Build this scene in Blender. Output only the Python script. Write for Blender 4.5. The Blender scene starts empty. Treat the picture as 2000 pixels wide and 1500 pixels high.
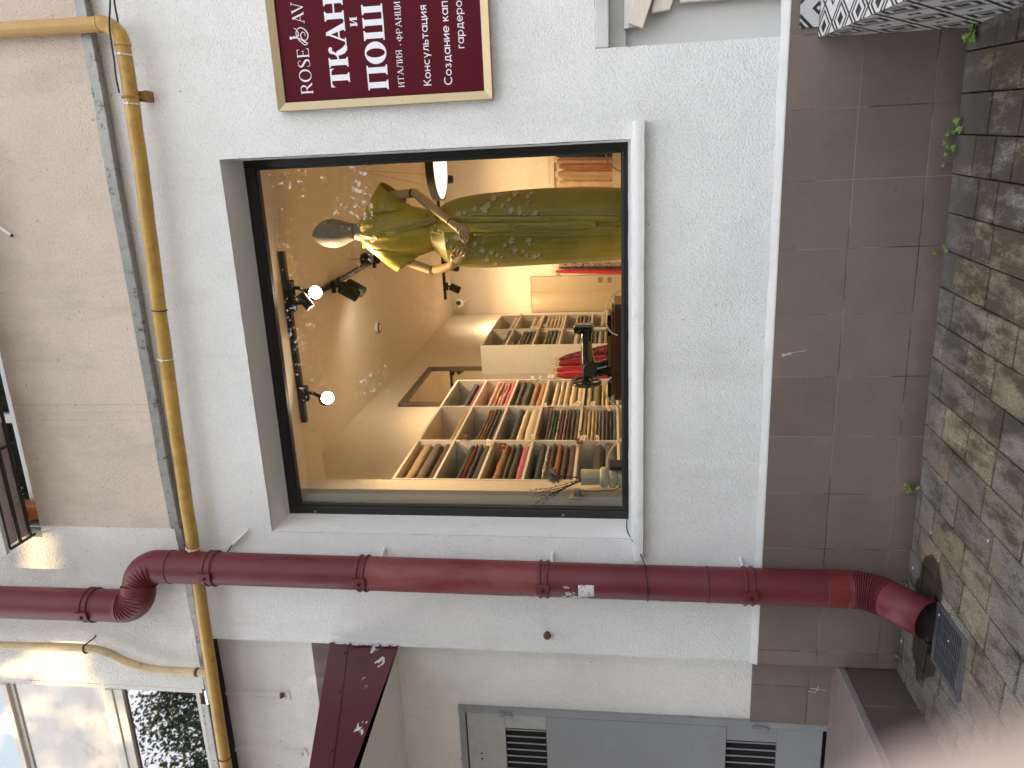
import bpy, bmesh, math, random
import numpy as np
from mathutils import Vector, Matrix, noise as mnoise
R = math.radians
scene = bpy.context.scene
COL = scene.collection
random.seed(7)

# ---------------------------------------------------------------- camera
CAM = Vector((2.1717, -3.5958, 1.4616))
YAW, PIT, ROL, F = .272, .135, -.007, 1457.6
_fw = Vector((-math.sin(YAW)*math.cos(PIT), math.cos(YAW)*math.cos(PIT), math.sin(PIT)))
_r0 = Vector((math.cos(YAW), math.sin(YAW), 0)); _u0 = _r0.cross(_fw)
_rt = math.cos(ROL)*_r0 + math.sin(ROL)*_u0
_ut = -math.sin(ROL)*_r0 + math.cos(ROL)*_u0

def at(x, y, n, val):
    """photo pixel -> world point on the plane n.p = val"""
    u, v = 1500-y, x
    d = _fw + _rt*(u-750)/F - _ut*(v-1000)/F
    n = Vector(n)
    return CAM + d*((val-CAM.dot(n))/d.dot(n))
def atY(x, y, Y): return at(x, y, (0,1,0), Y)
def atX(x, y, X): return at(x, y, (1,0,0), X)
def atZ(x, y, Z): return at(x, y, (0,0,1), Z)
# the shop room is turned 1.9 degrees to the facade; lat / D are its axes, measured from the street spot
PHI = R(1.9)
LX = Vector((math.cos(PHI), -math.sin(PHI), 0)); LD = Vector((math.sin(PHI), math.cos(PHI), 0))
C0 = Vector((CAM.x, CAM.y, 0))
def IR(l, d, z=0): return C0 + LX*l + LD*d + Vector((0,0,z))
def atD(x, y, D): return at(x, y, LD, D+C0.dot(LD))

# ---------------------------------------------------------------- materials
MATS = {}
def nodes_of(name):
    m = bpy.data.materials.new(name); m.use_nodes = True
    nt = m.node_tree; b = nt.nodes['Principled BSDF']
    MATS[name] = m
    return m, nt, b
class NT:
    def __init__(s, nt): s.nt = nt
    def n(s, t, **k):
        o = s.nt.nodes.new(t)
        for a, v in k.items(): setattr(o, a, v)
        return o
    def l(s, a, b): s.nt.links.new(a, b)
    def coord(s): 
        return s.n('ShaderNodeTexCoord').outputs['Object']
    def noise(s, scale, detail=4, rough=.6, vec=None, dist=0):
        o = s.n('ShaderNodeTexNoise'); o.inputs['Scale'].default_value = scale
        o.inputs['Detail'].default_value = detail; o.inputs['Roughness'].default_value = rough
        o.inputs['Distortion'].default_value = dist
        if vec is not None: s.l(vec, o.inputs['Vector'])
        return o.outputs['Fac']
    def ramp(s, fac, stops):
        o = s.n('ShaderNodeValToRGB'); e = o.color_ramp.elements
        while len(e) < len(stops): e.new(.5)
        for i, (p, c) in enumerate(stops):
            e[i].position = p; e[i].color = (c if isinstance(c, tuple) else (c,)*3)[:3] + (1,)
        s.l(fac, o.inputs['Fac']); return o.outputs['Color']
    def mix(s, fac, a, b, mode='MIX'):
        o = s.n('ShaderNodeMix', data_type='RGBA', blend_type=mode)
        for sock, v in ((o.inputs[0], fac), (o.inputs[6], a), (o.inputs[7], b)):
            if isinstance(v, (int, float)): sock.default_value = v if sock.type == 'VALUE' else (v, v, v, 1)
            elif isinstance(v, tuple): sock.default_value = v[:3] + (1,)
            else: s.l(v, sock)
        return o.outputs[2]
    def math(s, op, a, b=0, c=None):
        o = s.n('ShaderNodeMath', operation=op)
        for i, v in enumerate((a, b) if c is None else (a, b, c)):
            if isinstance(v, (int, float)): o.inputs[i].default_value = v
            else: s.l(v, o.inputs[i])
        return o.outputs[0]
    def bump(s, h, strength, dist, nrm=None):
        o = s.n('ShaderNodeBump'); o.inputs['Strength'].default_value = strength
        o.inputs['Distance'].default_value = dist
        s.l(h, o.inputs['Height'])
        if nrm is not None: s.l(nrm, o.inputs['Normal'])
        return o.outputs['Normal']
    def scale(s, vec, sc):
        o = s.n('ShaderNodeMapping'); o.inputs['Scale'].default_value = sc
        s.l(vec, o.inputs['Vector']); return o.outputs['Vector']
    def sep(s, vec):
        o = s.n('ShaderNodeSeparateXYZ'); s.l(vec, o.inputs[0]); return o.outputs

def mat(name, col, rough=.6, metal=0., var=.12, vscale=6., bump=0., bscale=80., bdist=.002, spec=.5, dirt=None, dscale=3., dlo=.55, dhi=.8, attr=False, coat=0, stretch=None):
    """general procedural material: broad colour drift, optional grime patches, fine bump"""
    if name in MATS: return MATS[name]
    m, nt, b = nodes_of(name); g = NT(nt)
    co = g.coord()
    if stretch: co = g.scale(co, stretch)
    base = col
    if attr:
        a = g.n('ShaderNodeAttribute', attribute_name='Col'); base = a.outputs['Color']
    f = g.noise(vscale, 5, .65, co)
    sh = g.ramp(f, [(.25, 1-var), (.75, 1+var*.6)])
    c = g.mix(1., base, sh, 'MULTIPLY')
    if dirt:
        d = g.ramp(g.noise(dscale, 8, .7, co), [(dlo, 0.), (dhi, 1.)])
        c = g.mix(d, c, dirt)
    g.l(c, b.inputs['Base Color'])
    b.inputs['Roughness'].default_value = rough; b.inputs['Metallic'].default_value = metal
    b.inputs['Specular IOR Level'].default_value = spec
    if coat: b.inputs['Coat Weight'].default_value = coat; b.inputs['Coat Roughness'].default_value = .2
    if bump:
        g.l(g.bump(g.noise(bscale, 3, .6, co), bump, bdist), b.inputs['Normal'])
    return m

def stucco(name, col, grain=150., strength=.8, dirtcol=(.33,.31,.28), dirtamt=.35, streak=False, soot_shade=False):
    m, nt, b = nodes_of(name); g = NT(nt); co = g.coord()
    v = g.n('ShaderNodeTexVoronoi'); v.inputs['Scale'].default_value = grain*.75; v.inputs['Randomness'].default_value = 1
    wob = g.n('ShaderNodeVectorMath', operation='MULTIPLY_ADD')
    nz = g.n('ShaderNodeTexNoise'); nz.inputs['Scale'].default_value = grain*.4; g.l(co, nz.inputs['Vector'])
    g.l(nz.outputs['Color'], wob.inputs[0]); wob.inputs[1].default_value = (.011,)*3; g.l(co, wob.inputs[2])
    g.l(wob.outputs[0], v.inputs['Vector'])
    n1 = g.noise(grain, 3, .6, co)
    h = g.math('ADD', g.math('MULTIPLY', v.outputs['Distance'], .8), g.math('MULTIPLY', n1, .7))
    big = g.noise(9, 4, .6, co)
    h2 = g.math('ADD', h, g.math('MULTIPLY', big, 1.2))
    g.l(g.bump(h2, strength, .006), b.inputs['Normal'])
    drift = g.ramp(g.noise(1.6, 6, .65, co), [(.3, .90), (.7, 1.03)])
    c = g.mix(1., col, drift, 'MULTIPLY')
    pit = g.ramp(h, [(.38, .70), (.57, 1.0)])
    c = g.mix(1., c, pit, 'MULTIPLY')
    sc = g.scale(co, (1., 1., .22)) if streak else co
    grime = g.math('MULTIPLY', g.ramp(g.noise(2.6, 9, .72, sc), [(.52, 0.), (.78, 1.)]), dirtamt)
    c = g.mix(grime, c, dirtcol)
    spots = g.math('MULTIPLY', g.ramp(g.noise(26, 2, .5, co), [(.735, 0.), (.77, 1.)]), .55)
    c = g.mix(spots, c, (.2,.18,.15))
    if soot_shade:      # sooty band mixed with painted soft shadow under the upper ledge; hairline render joints
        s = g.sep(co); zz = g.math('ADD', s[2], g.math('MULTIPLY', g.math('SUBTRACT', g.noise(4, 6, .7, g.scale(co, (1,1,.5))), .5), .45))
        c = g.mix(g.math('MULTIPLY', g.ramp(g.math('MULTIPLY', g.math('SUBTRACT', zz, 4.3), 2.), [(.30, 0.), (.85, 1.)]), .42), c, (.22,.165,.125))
        wob = g.math('MULTIPLY', g.noise(14, 3, .6, co), .012)
        for xx, aa in ((1.088,.5),(1.045,.25),(1.0,.3)):
            ln = g.ramp(g.math('MULTIPLY', g.math('ABSOLUTE', g.math('SUBTRACT', g.math('ADD', s[0], wob), xx)), 100.), [(.0, 1.), (.3, 0.)])
            c = g.mix(g.math('MULTIPLY', ln, aa), c, (.25,.19,.15))
    g.l(c, b.inputs['Base Color']); b.inputs['Roughness'].default_value = .92
    b.inputs['Specular IOR Level'].default_value = .25
    return m

# ---------------------------------------------------------------- object helpers
def tag(o, label=None, cat=None, group=None, kind=None):
    if label: o['label'] = label
    if cat: o['category'] = cat
    if group: o['group'] = group
    if kind: o['kind'] = kind
    return o
def thing(name, label, cat, loc=(0,0,0), rz=0, group=None):
    o = bpy.data.objects.new(name, None); COL.objects.link(o)
    o.location = loc; o.rotation_euler = (0,0,rz); o.empty_display_size = .05
    return tag(o, label, cat, group)

class MB:
    """collects shapes into one mesh"""
    def __init__(s): s.v = []; s.f = []; s.c = None
    def add(s, vs, fs):
        k = len(s.v); s.v += [tuple(v) for v in vs]; s.f += [tuple(i+k for i in f) for f in fs]; return s
    def box(s, a, b, M=None):
        x0,x1 = sorted((a[0],b[0])); y0,y1 = sorted((a[1],b[1])); z0,z1 = sorted((a[2],b[2]))
        vs = [Vector(p) for p in ((x0,y0,z0),(x1,y0,z0),(x1,y1,z0),(x0,y1,z0),(x0,y0,z1),(x1,y0,z1),(x1,y1,z1),(x0,y1,z1))]
        if M is not None: vs = [M @ v for v in vs]
        return s.add(vs, [(0,3,2,1),(4,5,6,7),(0,1,5,4),(1,2,6,5),(2,3,7,6),(3,0,4,7)])
    def tube(s, pts, r, n=12, cap=True, ref=None, rfun=None):
        pts = [Vector(p) for p in pts]; m = len(pts)
        T = []
        for i in range(m):
            t = (pts[min(i+1,m-1)]-pts[max(i-1,0)]); T.append(t.normalized() if t.length > 1e-9 else Vector((0,0,1)))
        a = Vector(ref) if ref is not None else (Vector((0,0,1)) if abs(T[0].z) < .9 else Vector((1,0,0)))
        N = (a - T[0]*a.dot(T[0])).normalized(); vs = []
        for i in range(m):
            N = (N - T[i]*N.dot(T[i])).normalized(); B = T[i].cross(N)
            rr = r[i] if isinstance(r, (list, tuple)) else r
            for k in range(n):
                th = 2*math.pi*k/n
                q = rr*(rfun(i, th, N*math.cos(th)+B*math.sin(th)) if rfun else 1)
                vs.append(pts[i] + (N*math.cos(th)+B*math.sin(th))*q)
        fs = [(i*n+k, i*n+(k+1)%n, (i+1)*n+(k+1)%n, (i+1)*n+k) for i in range(m-1) for k in range(n)]
        if cap: fs += [tuple(range(n-1,-1,-1)), tuple((m-1)*n+k for k in range(n))]
        return s.add(vs, fs)
    def lathe(s, prof, n=24, M=None, axis='Z', cap=True):
        vs = []
        for r, h in prof:
            for k in range(n):
                t = 2*math.pi*k/n
                p = Vector((r*math.cos(t), r*math.sin(t), h))
                if axis == 'Y': p = Vector((p.x, p.z, p.y))
                if axis == 'X': p = Vector((p.z, p.x, p.y))
                vs.append(M @ p if M is not None else p)
        m = len(prof)
        fs = [(i*n+k, i*n+(k+1)%n, (i+1)*n+(k+1)%n, (i+1)*n+k) for i in range(m-1) for k in range(n)]
        if cap: fs += [tuple(range(n-1,-1,-1)), tuple((m-1)*n+k for k in range(n))]
        return s.add(vs, fs)
    def prism(s, poly, d, M=None):
        """poly: 3-D points in one plane, d: extrusion vector"""
        n = len(poly); d = Vector(d); P = [Vector(p) for p in poly]
        vs = P + [p+d for p in P]
        if M is not None: vs = [M @ v for v in vs]
        return s.add(vs, [tuple(range(n)), tuple(range(2*n-1, n-1, -1))] + [(i, i+n, (i+1)%n+n, (i+1)%n) for i in range(n)])
    def grid(s, fn, nu, nv, closed=False):
        vs = [fn(i/nu, j/nv) for j in range(nv+1) for i in range(nu+(0 if closed else 1))]
        w = nu if closed else nu+1
        fs = [(j*w+i, j*w+(i+1)%w, (j+1)*w+(i+1)%w, (j+1)*w+i) for j in range(nv) for i in range(nu)]
        return s.add(vs, fs)
    def mesh(s, name):
        me = bpy.data.meshes.new(name); me.from_pydata(s.v, [], s.f); return me
    def build(s, name, material, parent=None, smooth=None, bevel=0, loc=None, rz=None, world=False, sub=0, solid=0, fixn=True):
        me = s.mesh(name)
        if fixn:
            bm = bmesh.new(); bm.from_mesh(me); bmesh.ops.recalc_face_normals(bm, faces=bm.faces); bm.to_mesh(me); bm.free()
        if s.c is not None:
            a = me.color_attributes.new('Col', 'FLOAT_COLOR', 'POINT')
            a.data.foreach_set('color', np.array([tuple(c)[:3]+(1,) for c in s.c], dtype=np.float32).ravel())
        o = bpy.data.objects.new(name, me); COL.objects.link(o)
        if material is not None: me.materials.append(material)
        if parent is not None:
            o.parent = parent
            if world:
                Pm = Matrix.LocRotScale(parent.location, parent.rotation_euler, None)
                if parent.parent is not None:
                    Pm = Matrix.LocRotScale(parent.parent.location, parent.parent.rotation_euler, None) @ parent.matrix_parent_inverse @ Pm
                o.matrix_parent_inverse = Pm.inverted()
        if loc is not None: o.location = loc
        if rz is not None: o.rotation_euler = (0,0,rz)
        if smooth is not None:
            me.polygons.foreach_set('use_smooth', [True]*len(me.polygons))
            if smooth < 180: 
                me.update()
                bm = bmesh.new(); bm.from_mesh(me)
                for e in bm.edges:
                    if len(e.link_faces) == 2 and e.calc_face_angle(0) > R(smooth): e.smooth = False
                bm.to_mesh(me); bm.free()
        if bevel:
            md = o.modifiers.new('bevel', 'BEVEL'); md.width = bevel; md.segments = 2; md.limit_method = 'ANGLE'; md.angle_limit = R(40)
        if solid:
            md = o.modifiers.new('solid', 'SOLIDIFY'); md.thickness = solid; md.offset = 0
        if sub:
            md = o.modifiers.new('sub', 'SUBSURF'); md.levels = sub; md.render_levels = sub
        return o

def arc(c, a, b, r, t0, t1, n=10):
    """points on an arc around c in the plane of unit vectors a, b"""
    c, a, b = Vector(c), Vector(a), Vector(b)
    return [c + a*r*math.cos(t0+(t1-t0)*i/n) + b*r*math.sin(t0+(t1-t0)*i/n) for i in range(n+1)]
def smoothpath(pts, n=6):
    """Catmull-Rom through the points"""
    P = [Vector(p) for p in pts]; P = [P[0]*2-P[1]] + P + [P[-1]*2-P[-2]]; out = []
    for i in range(1, len(P)-2):
        for k in range(n):
            t = k/n; a,b,c,d = P[i-1],P[i],P[i+1],P[i+2]
            out.append(.5*((2*b)+(c-a)*t+(2*a-5*b+4*c-d)*t*t+(3*b-a-3*c+d)*t**3))
    return out + [P[-2]]
# ---------------------------------------------------------------- facade materials
W_LOW = stucco('white_stucco', (.79,.79,.775), 150, .65, (.36,.35,.32), .30, True)
W_ALC = stucco('cream_stucco', (.80,.78,.735), 150, .7, (.36,.33,.28), .22)
W_UPW = stucco('upper_white_stucco', (.76,.745,.71), 150, .8, (.34,.32,.28), .38)
W_BEI = stucco('beige_stucco', (.66,.555,.47), 150, .75, (.27,.225,.185), .5, True, soot_shade=True)
PLAST = mat('smooth_plaster', (.72,.72,.70), .85, var=.08, bump=.35, bscale=60, bdist=.003, dirt=(.42,.41,.38), dscale=5, dlo=.55, dhi=.85)
CAPW = mat('cap_white_paint', (.60,.60,.585), .75, var=.14, bump=.4, bscale=40, bdist=.003, dirt=(.45,.44,.42), dscale=9, dlo=.6, dhi=.85)
NICHE = mat('niche_paint', (.60,.60,.585), .8, var=.05, bump=.2, bscale=200, bdist=.001, dirt=(.42,.41,.38), dscale=3)
BLACKF = mat('black_frame', (.010,.0095,.009), .34, var=.2, bump=.08, bscale=60, dirt=(.05,.048,.045), dscale=25, dlo=.62, dhi=.8)
ZINC = mat('zinc_flashing', (.27,.27,.25), .5, .6, var=.25, vscale=14, bump=.2, bscale=30, dirt=(.06,.055,.05), dscale=26, dlo=.56, dhi=.66)
MAROON = mat('maroon_sheet', (.088,.015,.025), .38, var=.2, vscale=3, bump=.05, bscale=20, dirt=(.10,.05,.055), dscale=8, dlo=.6, dhi=.9)
DOORG = mat('grey_door_paint', (.25,.255,.262), .42, var=.10, vscale=5, bump=.12, bscale=120, bdist=.001, dirt=(.17,.165,.16), dscale=7, dlo=.55, dhi=.8)
DOORW = mat('worn_door_paint', (.38,.37,.35), .6, var=.15, vscale=12, bump=.2, bscale=160, bdist=.001, dirt=(.12,.11,.10), dscale=45, dlo=.62, dhi=.72)
DARK = mat('dark_void', (.008,.008,.008), .9)
CREAMP = mat('cream_wood_paint', (.70,.615,.52), .55, var=.07, vscale=8, stretch=(1,1,8), bump=.1, bscale=40)

def tile_mat(name, x0=0., z0=.1065, tw=.3, th=.303, col=(.163,.128,.108), col2=(.182,.143,.121), grout=(.235,.18,.15), swap=False):
    m, nt, b = nodes_of(name); g = NT(nt); co = g.coord(); s = g.sep(co)
    X, Z = (s[1], s[0]) if swap == 'top' else ((s[1], s[2]) if swap else (s[0], s[2]))
    nz = g.noise(7, 2, .5, co)
    jit = g.math('MULTIPLY', g.math('SUBTRACT', nz, .5), .005)
    u = g.math('DIVIDE', g.math('ADD', g.math('SUBTRACT', X, x0), jit), tw)
    w = g.math('DIVIDE', g.math('ADD', g.math('SUBTRACT', Z, z0), jit), th)
    def line(q, t):
        fr = g.math('FRACT', g.math('ADD', q, 100.5))
        return g.math('MULTIPLY', g.math('ABSOLUTE', g.math('SUBTRACT', fr, .5)), t)
    dmin = g.math('MINIMUM', line(u, tw), line(w, th))
    gr = g.ramp(g.math('MULTIPLY', dmin, 100.), [(.16, 1.), (.28, 0.)])
    cell = g.n('ShaderNodeCombineXYZ'); g.l(g.math('FLOOR', g.math('ADD', u, 100)), cell.inputs[0]); g.l(g.math('FLOOR', g.math('ADD', w, 100)), cell.inputs[1])
    wn = g.n('ShaderNodeTexWhiteNoise', noise_dimensions='2D'); g.l(cell.outputs[0], wn.inputs['Vector'])
    c = g.mix(wn.outputs['Value'], col, col2)
    c = g.mix(1., c, g.ramp(g.noise(2.4, 7, .7, co), [(.3, .84), (.7, 1.12)]), 'MULTIPLY')
    c = g.mix(1., c, g.ramp(g.noise(350, 2, .5, co), [(.3, .9), (.7, 1.08)]), 'MULTIPLY')
    dust = g.math('MULTIPLY', g.ramp(g.noise(5, 9, .72, g.scale(co, (1,1,.35))), [(.55, 0.), (.85, 1.)]), .25)
    c = g.mix(dust, c, (.22,.19,.165))
    sp = g.math('MULTIPLY', g.ramp(g.noise(60, 1, .4, co), [(.78, 0.), (.80, 1.)]), .5)
    c = g.mix(sp, c, (.03,.025,.02))
    # damp, dirtier foot of the wall (splash zone)
    foot = g.math('MULTIPLY', g.ramp(g.math('ADD', s[2], g.math('MULTIPLY', g.noise(8,5,.7,co), .12)), [(.05, 1.), (.14, 0.)]), .45) if not swap == 'top' else 0.
    c = g.mix(foot, c, (.05,.042,.036))
    gn = g.ramp(g.noise(4, 3, .6, co), [(.38, 0.), (.55, 1.)])
    gc = g.mix(gn, (.05,.034,.029), grout)
    c = g.mix(gr, c, gc)
    g.l(c, b.inputs['Base Color']); b.inputs['Roughness'].default_value = .55; b.inputs['Specular IOR Level'].default_value = .4
    nb = g.bump(g.math('ADD', g.math('MULTIPLY', gr, -1.), g.math('MULTIPLY', g.noise(260, 2, .5, co), .12)), .5, .002)
    g.l(g.bump(g.noise(1.8, 1, .5, co), .3, .03, nb), b.inputs['Normal'])
    return m
TILE = tile_mat('brown_plinth_tile')
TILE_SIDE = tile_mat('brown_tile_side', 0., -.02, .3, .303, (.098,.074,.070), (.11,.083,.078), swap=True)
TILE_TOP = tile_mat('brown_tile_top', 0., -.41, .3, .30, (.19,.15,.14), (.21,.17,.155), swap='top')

def glass(name, ior=1.55, tint=(1,1,1), rough=0., dust=.0):
    m, nt, b = nodes_of(name); g = NT(nt); nt.nodes.remove(b)
    out = nt.nodes['Material Output']
    tr = g.n('ShaderNodeBsdfTransparent'); tr.inputs[0].default_value = tint + (1,)
    gl = g.n('ShaderNodeBsdfGlossy'); gl.inputs['Roughness'].default_value = rough
    fr = g.n('ShaderNodeFresnel'); fr.inputs['IOR'].default_value = ior
    mx = g.n('ShaderNodeMixShader'); g.l(fr.outputs[0], mx.inputs[0]); g.l(tr.outputs[0], mx.inputs[1]); g.l(gl.outputs[0], mx.inputs[2])
    last = mx.outputs[0]
    if dust:
        df = g.n('ShaderNodeBsdfDiffuse'); df.inputs[0].default_value = (.8,.78,.74,1)
        co = g.coord()
        w = g.n('ShaderNodeTexNoise'); w.inputs['Scale'].default_value = 9; w.inputs['Detail'].default_value = 8; w.inputs['Roughness'].default_value = .75; w.inputs['Distortion'].default_value = 1.5
        g.l(co, w.inputs['Vector'])
        f = g.math('MULTIPLY', g.ramp(w.outputs['Fac'], [(.60, 0.), (.78, 1.)]), dust)
        m2 = g.n('ShaderNodeMixShader'); g.l(f, m2.inputs[0]); g.l(last, m2.inputs[1]); g.l(df.outputs[0], m2.inputs[2]); last = m2.outputs[0]
    g.l(last, out.inputs['Surface'])
    return m
GLASS = glass('shop_glass', 1.62, (.97,.97,.96), 0., .16)

# ---------------------------------------------------------------- building: walls
BLD = thing('shop_building', 'white stucco shop building with beige upper storey, brown tiled plinth and black framed display window', 'building', (1.0, .3, 0))
def wall_sheet(xs, zs, y, holes, reveal, step=.03, jig=.0022, amp=.0018):
    """front of a plastered wall: fine grid with openings, uneven arrises and their reveals"""
    def brk(a):
        o = []
        for p, q in zip(a[:-1], a[1:]):
            n = max(1, round((q-p)/step)); o += [p+(q-p)*i/n for i in range(n)]
        return o + [a[-1]]
    X, Z = brk(xs), brk(zs); m = MB(); idx = {}
    def inh(x, z): return any(a < x < b and c < z < d for a,b,c,d in holes)
    def vtx(i, j, d=0.):
        k = (i, j, d)
        if k not in idx:
            x, z = X[i], Z[j]
            nz = lambda s, q: mnoise.noise(Vector((x*s+q, z*s-q, q)))
            edge = any((abs(x-a) < 1e-6 or abs(x-b) < 1e-6 or abs(z-c) < 1e-6 or abs(z-e) < 1e-6) and a-1e-6 <= x <= b+1e-6 and c-1e-6 <= z <= e+1e-6 for a,b,c,e in holes)
            jx = jz = 0
            if edge and d == 0: jx, jz = jig*nz(23, 3.1), jig*nz(23, 9.7)
            yy = y + d + (amp*nz(5, 1.3)+.0008*nz(31, 5.) if d == 0 else 0)
            idx[k] = len(m.v); m.v.append((x+jx, yy, z+jz))
        return idx[k]
    for i in range(len(X)-1):
        for j in range(len(Z)-1):
            if not inh((X[i]+X[i+1])/2, (Z[j]+Z[j+1])/2):
                m.f.append((vtx(i,j), vtx(i+1,j), vtx(i+1,j+1), vtx(i,j+1)))
    for a,b,c,e in holes:
        ia, ib = [min(range(len(X)), key=lambda q: abs(X[q]-t)) for t in (a,b)]
        jc, je = [min(range(len(Z)), key=lambda q: abs(Z[q]-t)) for t in (c,e)]
        for i in range(ia, ib):
            for j in (jc, je): m.f.append((vtx(i,j), vtx(i,j,reveal), vtx(i+1,j,reveal), vtx(i+1,j)))
        for j in range(jc, je):
            for i in (ia, ib): m.f.append((vtx(i,j), vtx(i,j+1), vtx(i,j+1,reveal), vtx(i,j,reveal)))
    return m
XE, XR = -.388, 4.3            # left end of the shop wall, right end of what is built
WX0, WX1, WZ0, WZ1 = .318, 2.318, 1.375, 3.362
NX0, NZ0, NZ1 = 2.705, .668, 1.532
lw = wall_sheet([XE, WX0, WX1, NX0, XR], [.70, NZ0+.06, WZ0, NZ1, WZ1, 3.98], 0., [(WX0,WX1,WZ0,WZ1), (NX0,XR+.5,.60,NZ1)], .27)
# left end return and the wall body behind
lw.add([(XE,0,.70),(XE,.11,.70),(XE,.11,3.98),(XE,0,3.98)], [(0,1,2,3)])
lw.build('lower_wall', W_LOW, BLD, smooth=50, world=True)
# smooth white paint on the reveals of the display window, a skin 3 mm proud of the masonry
rv = MB(); e_ = .003
def rvf(pts):
    def fn(u, v):
        a, b, c, d = [Vector(p) for p in pts]; P = a.lerp(b,u).lerp(d.lerp(c,u), v); return P+Vector((.0012,0,.0012))*mnoise.noise(P*14)
    rv.grid(fn, 60, 8)
y0_, y1_ = .004, .262
rvf([(WX0,y0_,WZ1-e_),(WX1,y0_,WZ1-e_),(WX1,y1_,WZ1-e_),(WX0,y1_,WZ1-e_)])
rvf([(WX0+e_,y0_,WZ0),(WX0+e_,y0_,WZ1-e_),(WX0+e_,y1_,WZ1-e_),(WX0+e_,y1_,WZ0)])
rvf([(WX1-e_,y0_,WZ0),(WX1-e_,y0_,WZ1-e_),(WX1-e_,y1_,WZ1-e_),(WX1-e_,y1_,WZ0)])
rv.build('window_reveal', mat('reveal_white_paint', (.84,.83,.80), .7, var=.05, bump=.3, bscale=110, bdist=.003, dirt=(.5,.48,.44), dscale=7, dlo=.6, dhi=.9), BLD, smooth=50, world=True)
# inner faces of the street wall, seen only from inside
inn = MB()
inn.box((XE,.272,.0),(WX0,.36,3.98)); inn.box((WX1,.272,.0),(XR,.36,3.98)); inn.box((WX0,.272,WZ1),(WX1,.36,3.98)); inn.box((WX0,.272,0),(WX1,.36,1.37))
inn.build('inner_wall', PLAST, BLD, world=True)
# recessed bay at the left, with the doorway cut out
al = wall_sheet([-3.2, -1.75, -.845, XE], [.2, .29, .70, 2.395, 3.98], .108, [(-1.75,-.845,.0,2.395)], .08)
al.build('recessed_wall', W_ALC, BLD, smooth=50, world=True)
# plinth
pl = MB(); pl.box((XE,-.022,-.05),(XR,-.001,.709)); pl.build('plinth', TILE, BLD, world=True, bevel=.002)
pl = MB(); pl.box((-.845,.088,.22),(XE-.001,.107,.709)); pl.build('plinth', TILE, BLD, world=True, bevel=.002)
cap = MB()
def capfn(u, v):
    x = XE-.006+(XR-XE)*u; n = mnoise.noise(Vector((x*9, 2.2, 0)))*.004 + mnoise.noise(Vector((x*31, 7.2, 0)))*.002
    P = [(-.0232,.7095),(-.0240,.713+n*.2),(-.0215,.718+n*.6),(-.004,.742+n*1.6),(.004,.744+n*1.6)]
    q = P[round(v*4)]; return (x, q[0], q[1])
cap.grid(capfn, 150, 4)
cap.add([(XE-.006,-.0235,.7095),(XE-.006,.05,.7095),(XE-.006,.05,.744),(XE-.006,.0,.744)], [(0,1,2,3)])
cap.build('plinth_cap', CAPW, BLD, smooth=60, world=True)
# chalk scribbles and a pale smear on the plinth tiles
def mark(pts, w, name, y=-.0228, rag=0.):
    m = MB(); P = [atY(a, b, y) for a, b in pts]
    for a, b in zip(P[:-1], P[1:]):
        d = (b-a).normalized(); n = Vector((-d.z,0,d.x)); w0 = w*(1+rag*mnoise.noise(a*40)); w1 = w*(1+rag*mnoise.noise(b*40))
        m.prism([a-n*w0, b-n*w1, b+n*w1, a+n*w0], (0,-.0006,0))
    return m.build(name, CHALK, BLD, world=True)
CHALK = mat('chalk', (.50,.46,.43), .9, var=.3, vscale=60, dirt=(.15,.11,.10), dscale=70, dlo=.5, dhi=.62)
mark([(1578,1350),(1592,1352),(1597,1347),(1598,1340)], .0026, 'chalk_mark', .0862); mark([(1583,1344),(1612,1348)], .0022, 'chalk_mark', .0862)
mark([(1527,694),(1536,692),(1545,690)], .007, 'pale_smear', rag=.9); mark([(1540,690),(1560,687),(1578,684)], .0016, 'pale_smear', rag=.8)
# niche at the right edge
nb = MB(); nb.box((NX0-.02,.12,.60),(XR,.16,1.56)); nb.build('niche_back', NICHE, BLD, world=True)
ns = MB(); ns.box((NX0+.002,-.004,1.47),(XR,.118,1.5305)); ns.build('niche_lintel', CAPW, BLD, world=True, bevel=.006)
nl = MB(); nl.box((NX0+.003,.085,1.395),(XR,.118,1.4695)); nl.build('niche_rail', NICHE, BLD, world=True, bevel=.003)
# upper storey, 5 cm proud of the shop wall
UZ0 = 3.935
uw = wall_sheet([.353, 2.62, XR], [UZ0, 4.748, 6.3], -.05, [(.28,2.62,4.748,7.)], .12)
uw.add([(.353,-.05,UZ0),(XR,-.05,UZ0),(XR,0.02,UZ0),(.353,.02,UZ0)], [(0,1,2,3)])
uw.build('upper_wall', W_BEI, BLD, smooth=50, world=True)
uw = wall_sheet([-.705, .28, .3525], [UZ0-.028, 4.748, 6.3], -.05, [(.28,2.62,4.748,7.)], .12)
uw.add([(-.705,-.05,UZ0-.028),(.3525,-.05,UZ0-.028),(.3525,.02,UZ0-.028),(-.705,.02,UZ0-.028)], [(0,1,2,3)])
uw.build('upper_wall', W_UPW, BLD, smooth=50, world=True)['label'] = 'white section of the upper wall'
ub = MB(); ub.box((-.705,.071,3.99),(XR,.20,4.74)); ub.box((-.705,.071,4.745),(.28,.20,6.3)); ub.build('upper_wall_core', PLAST, BLD, world=True)
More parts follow.
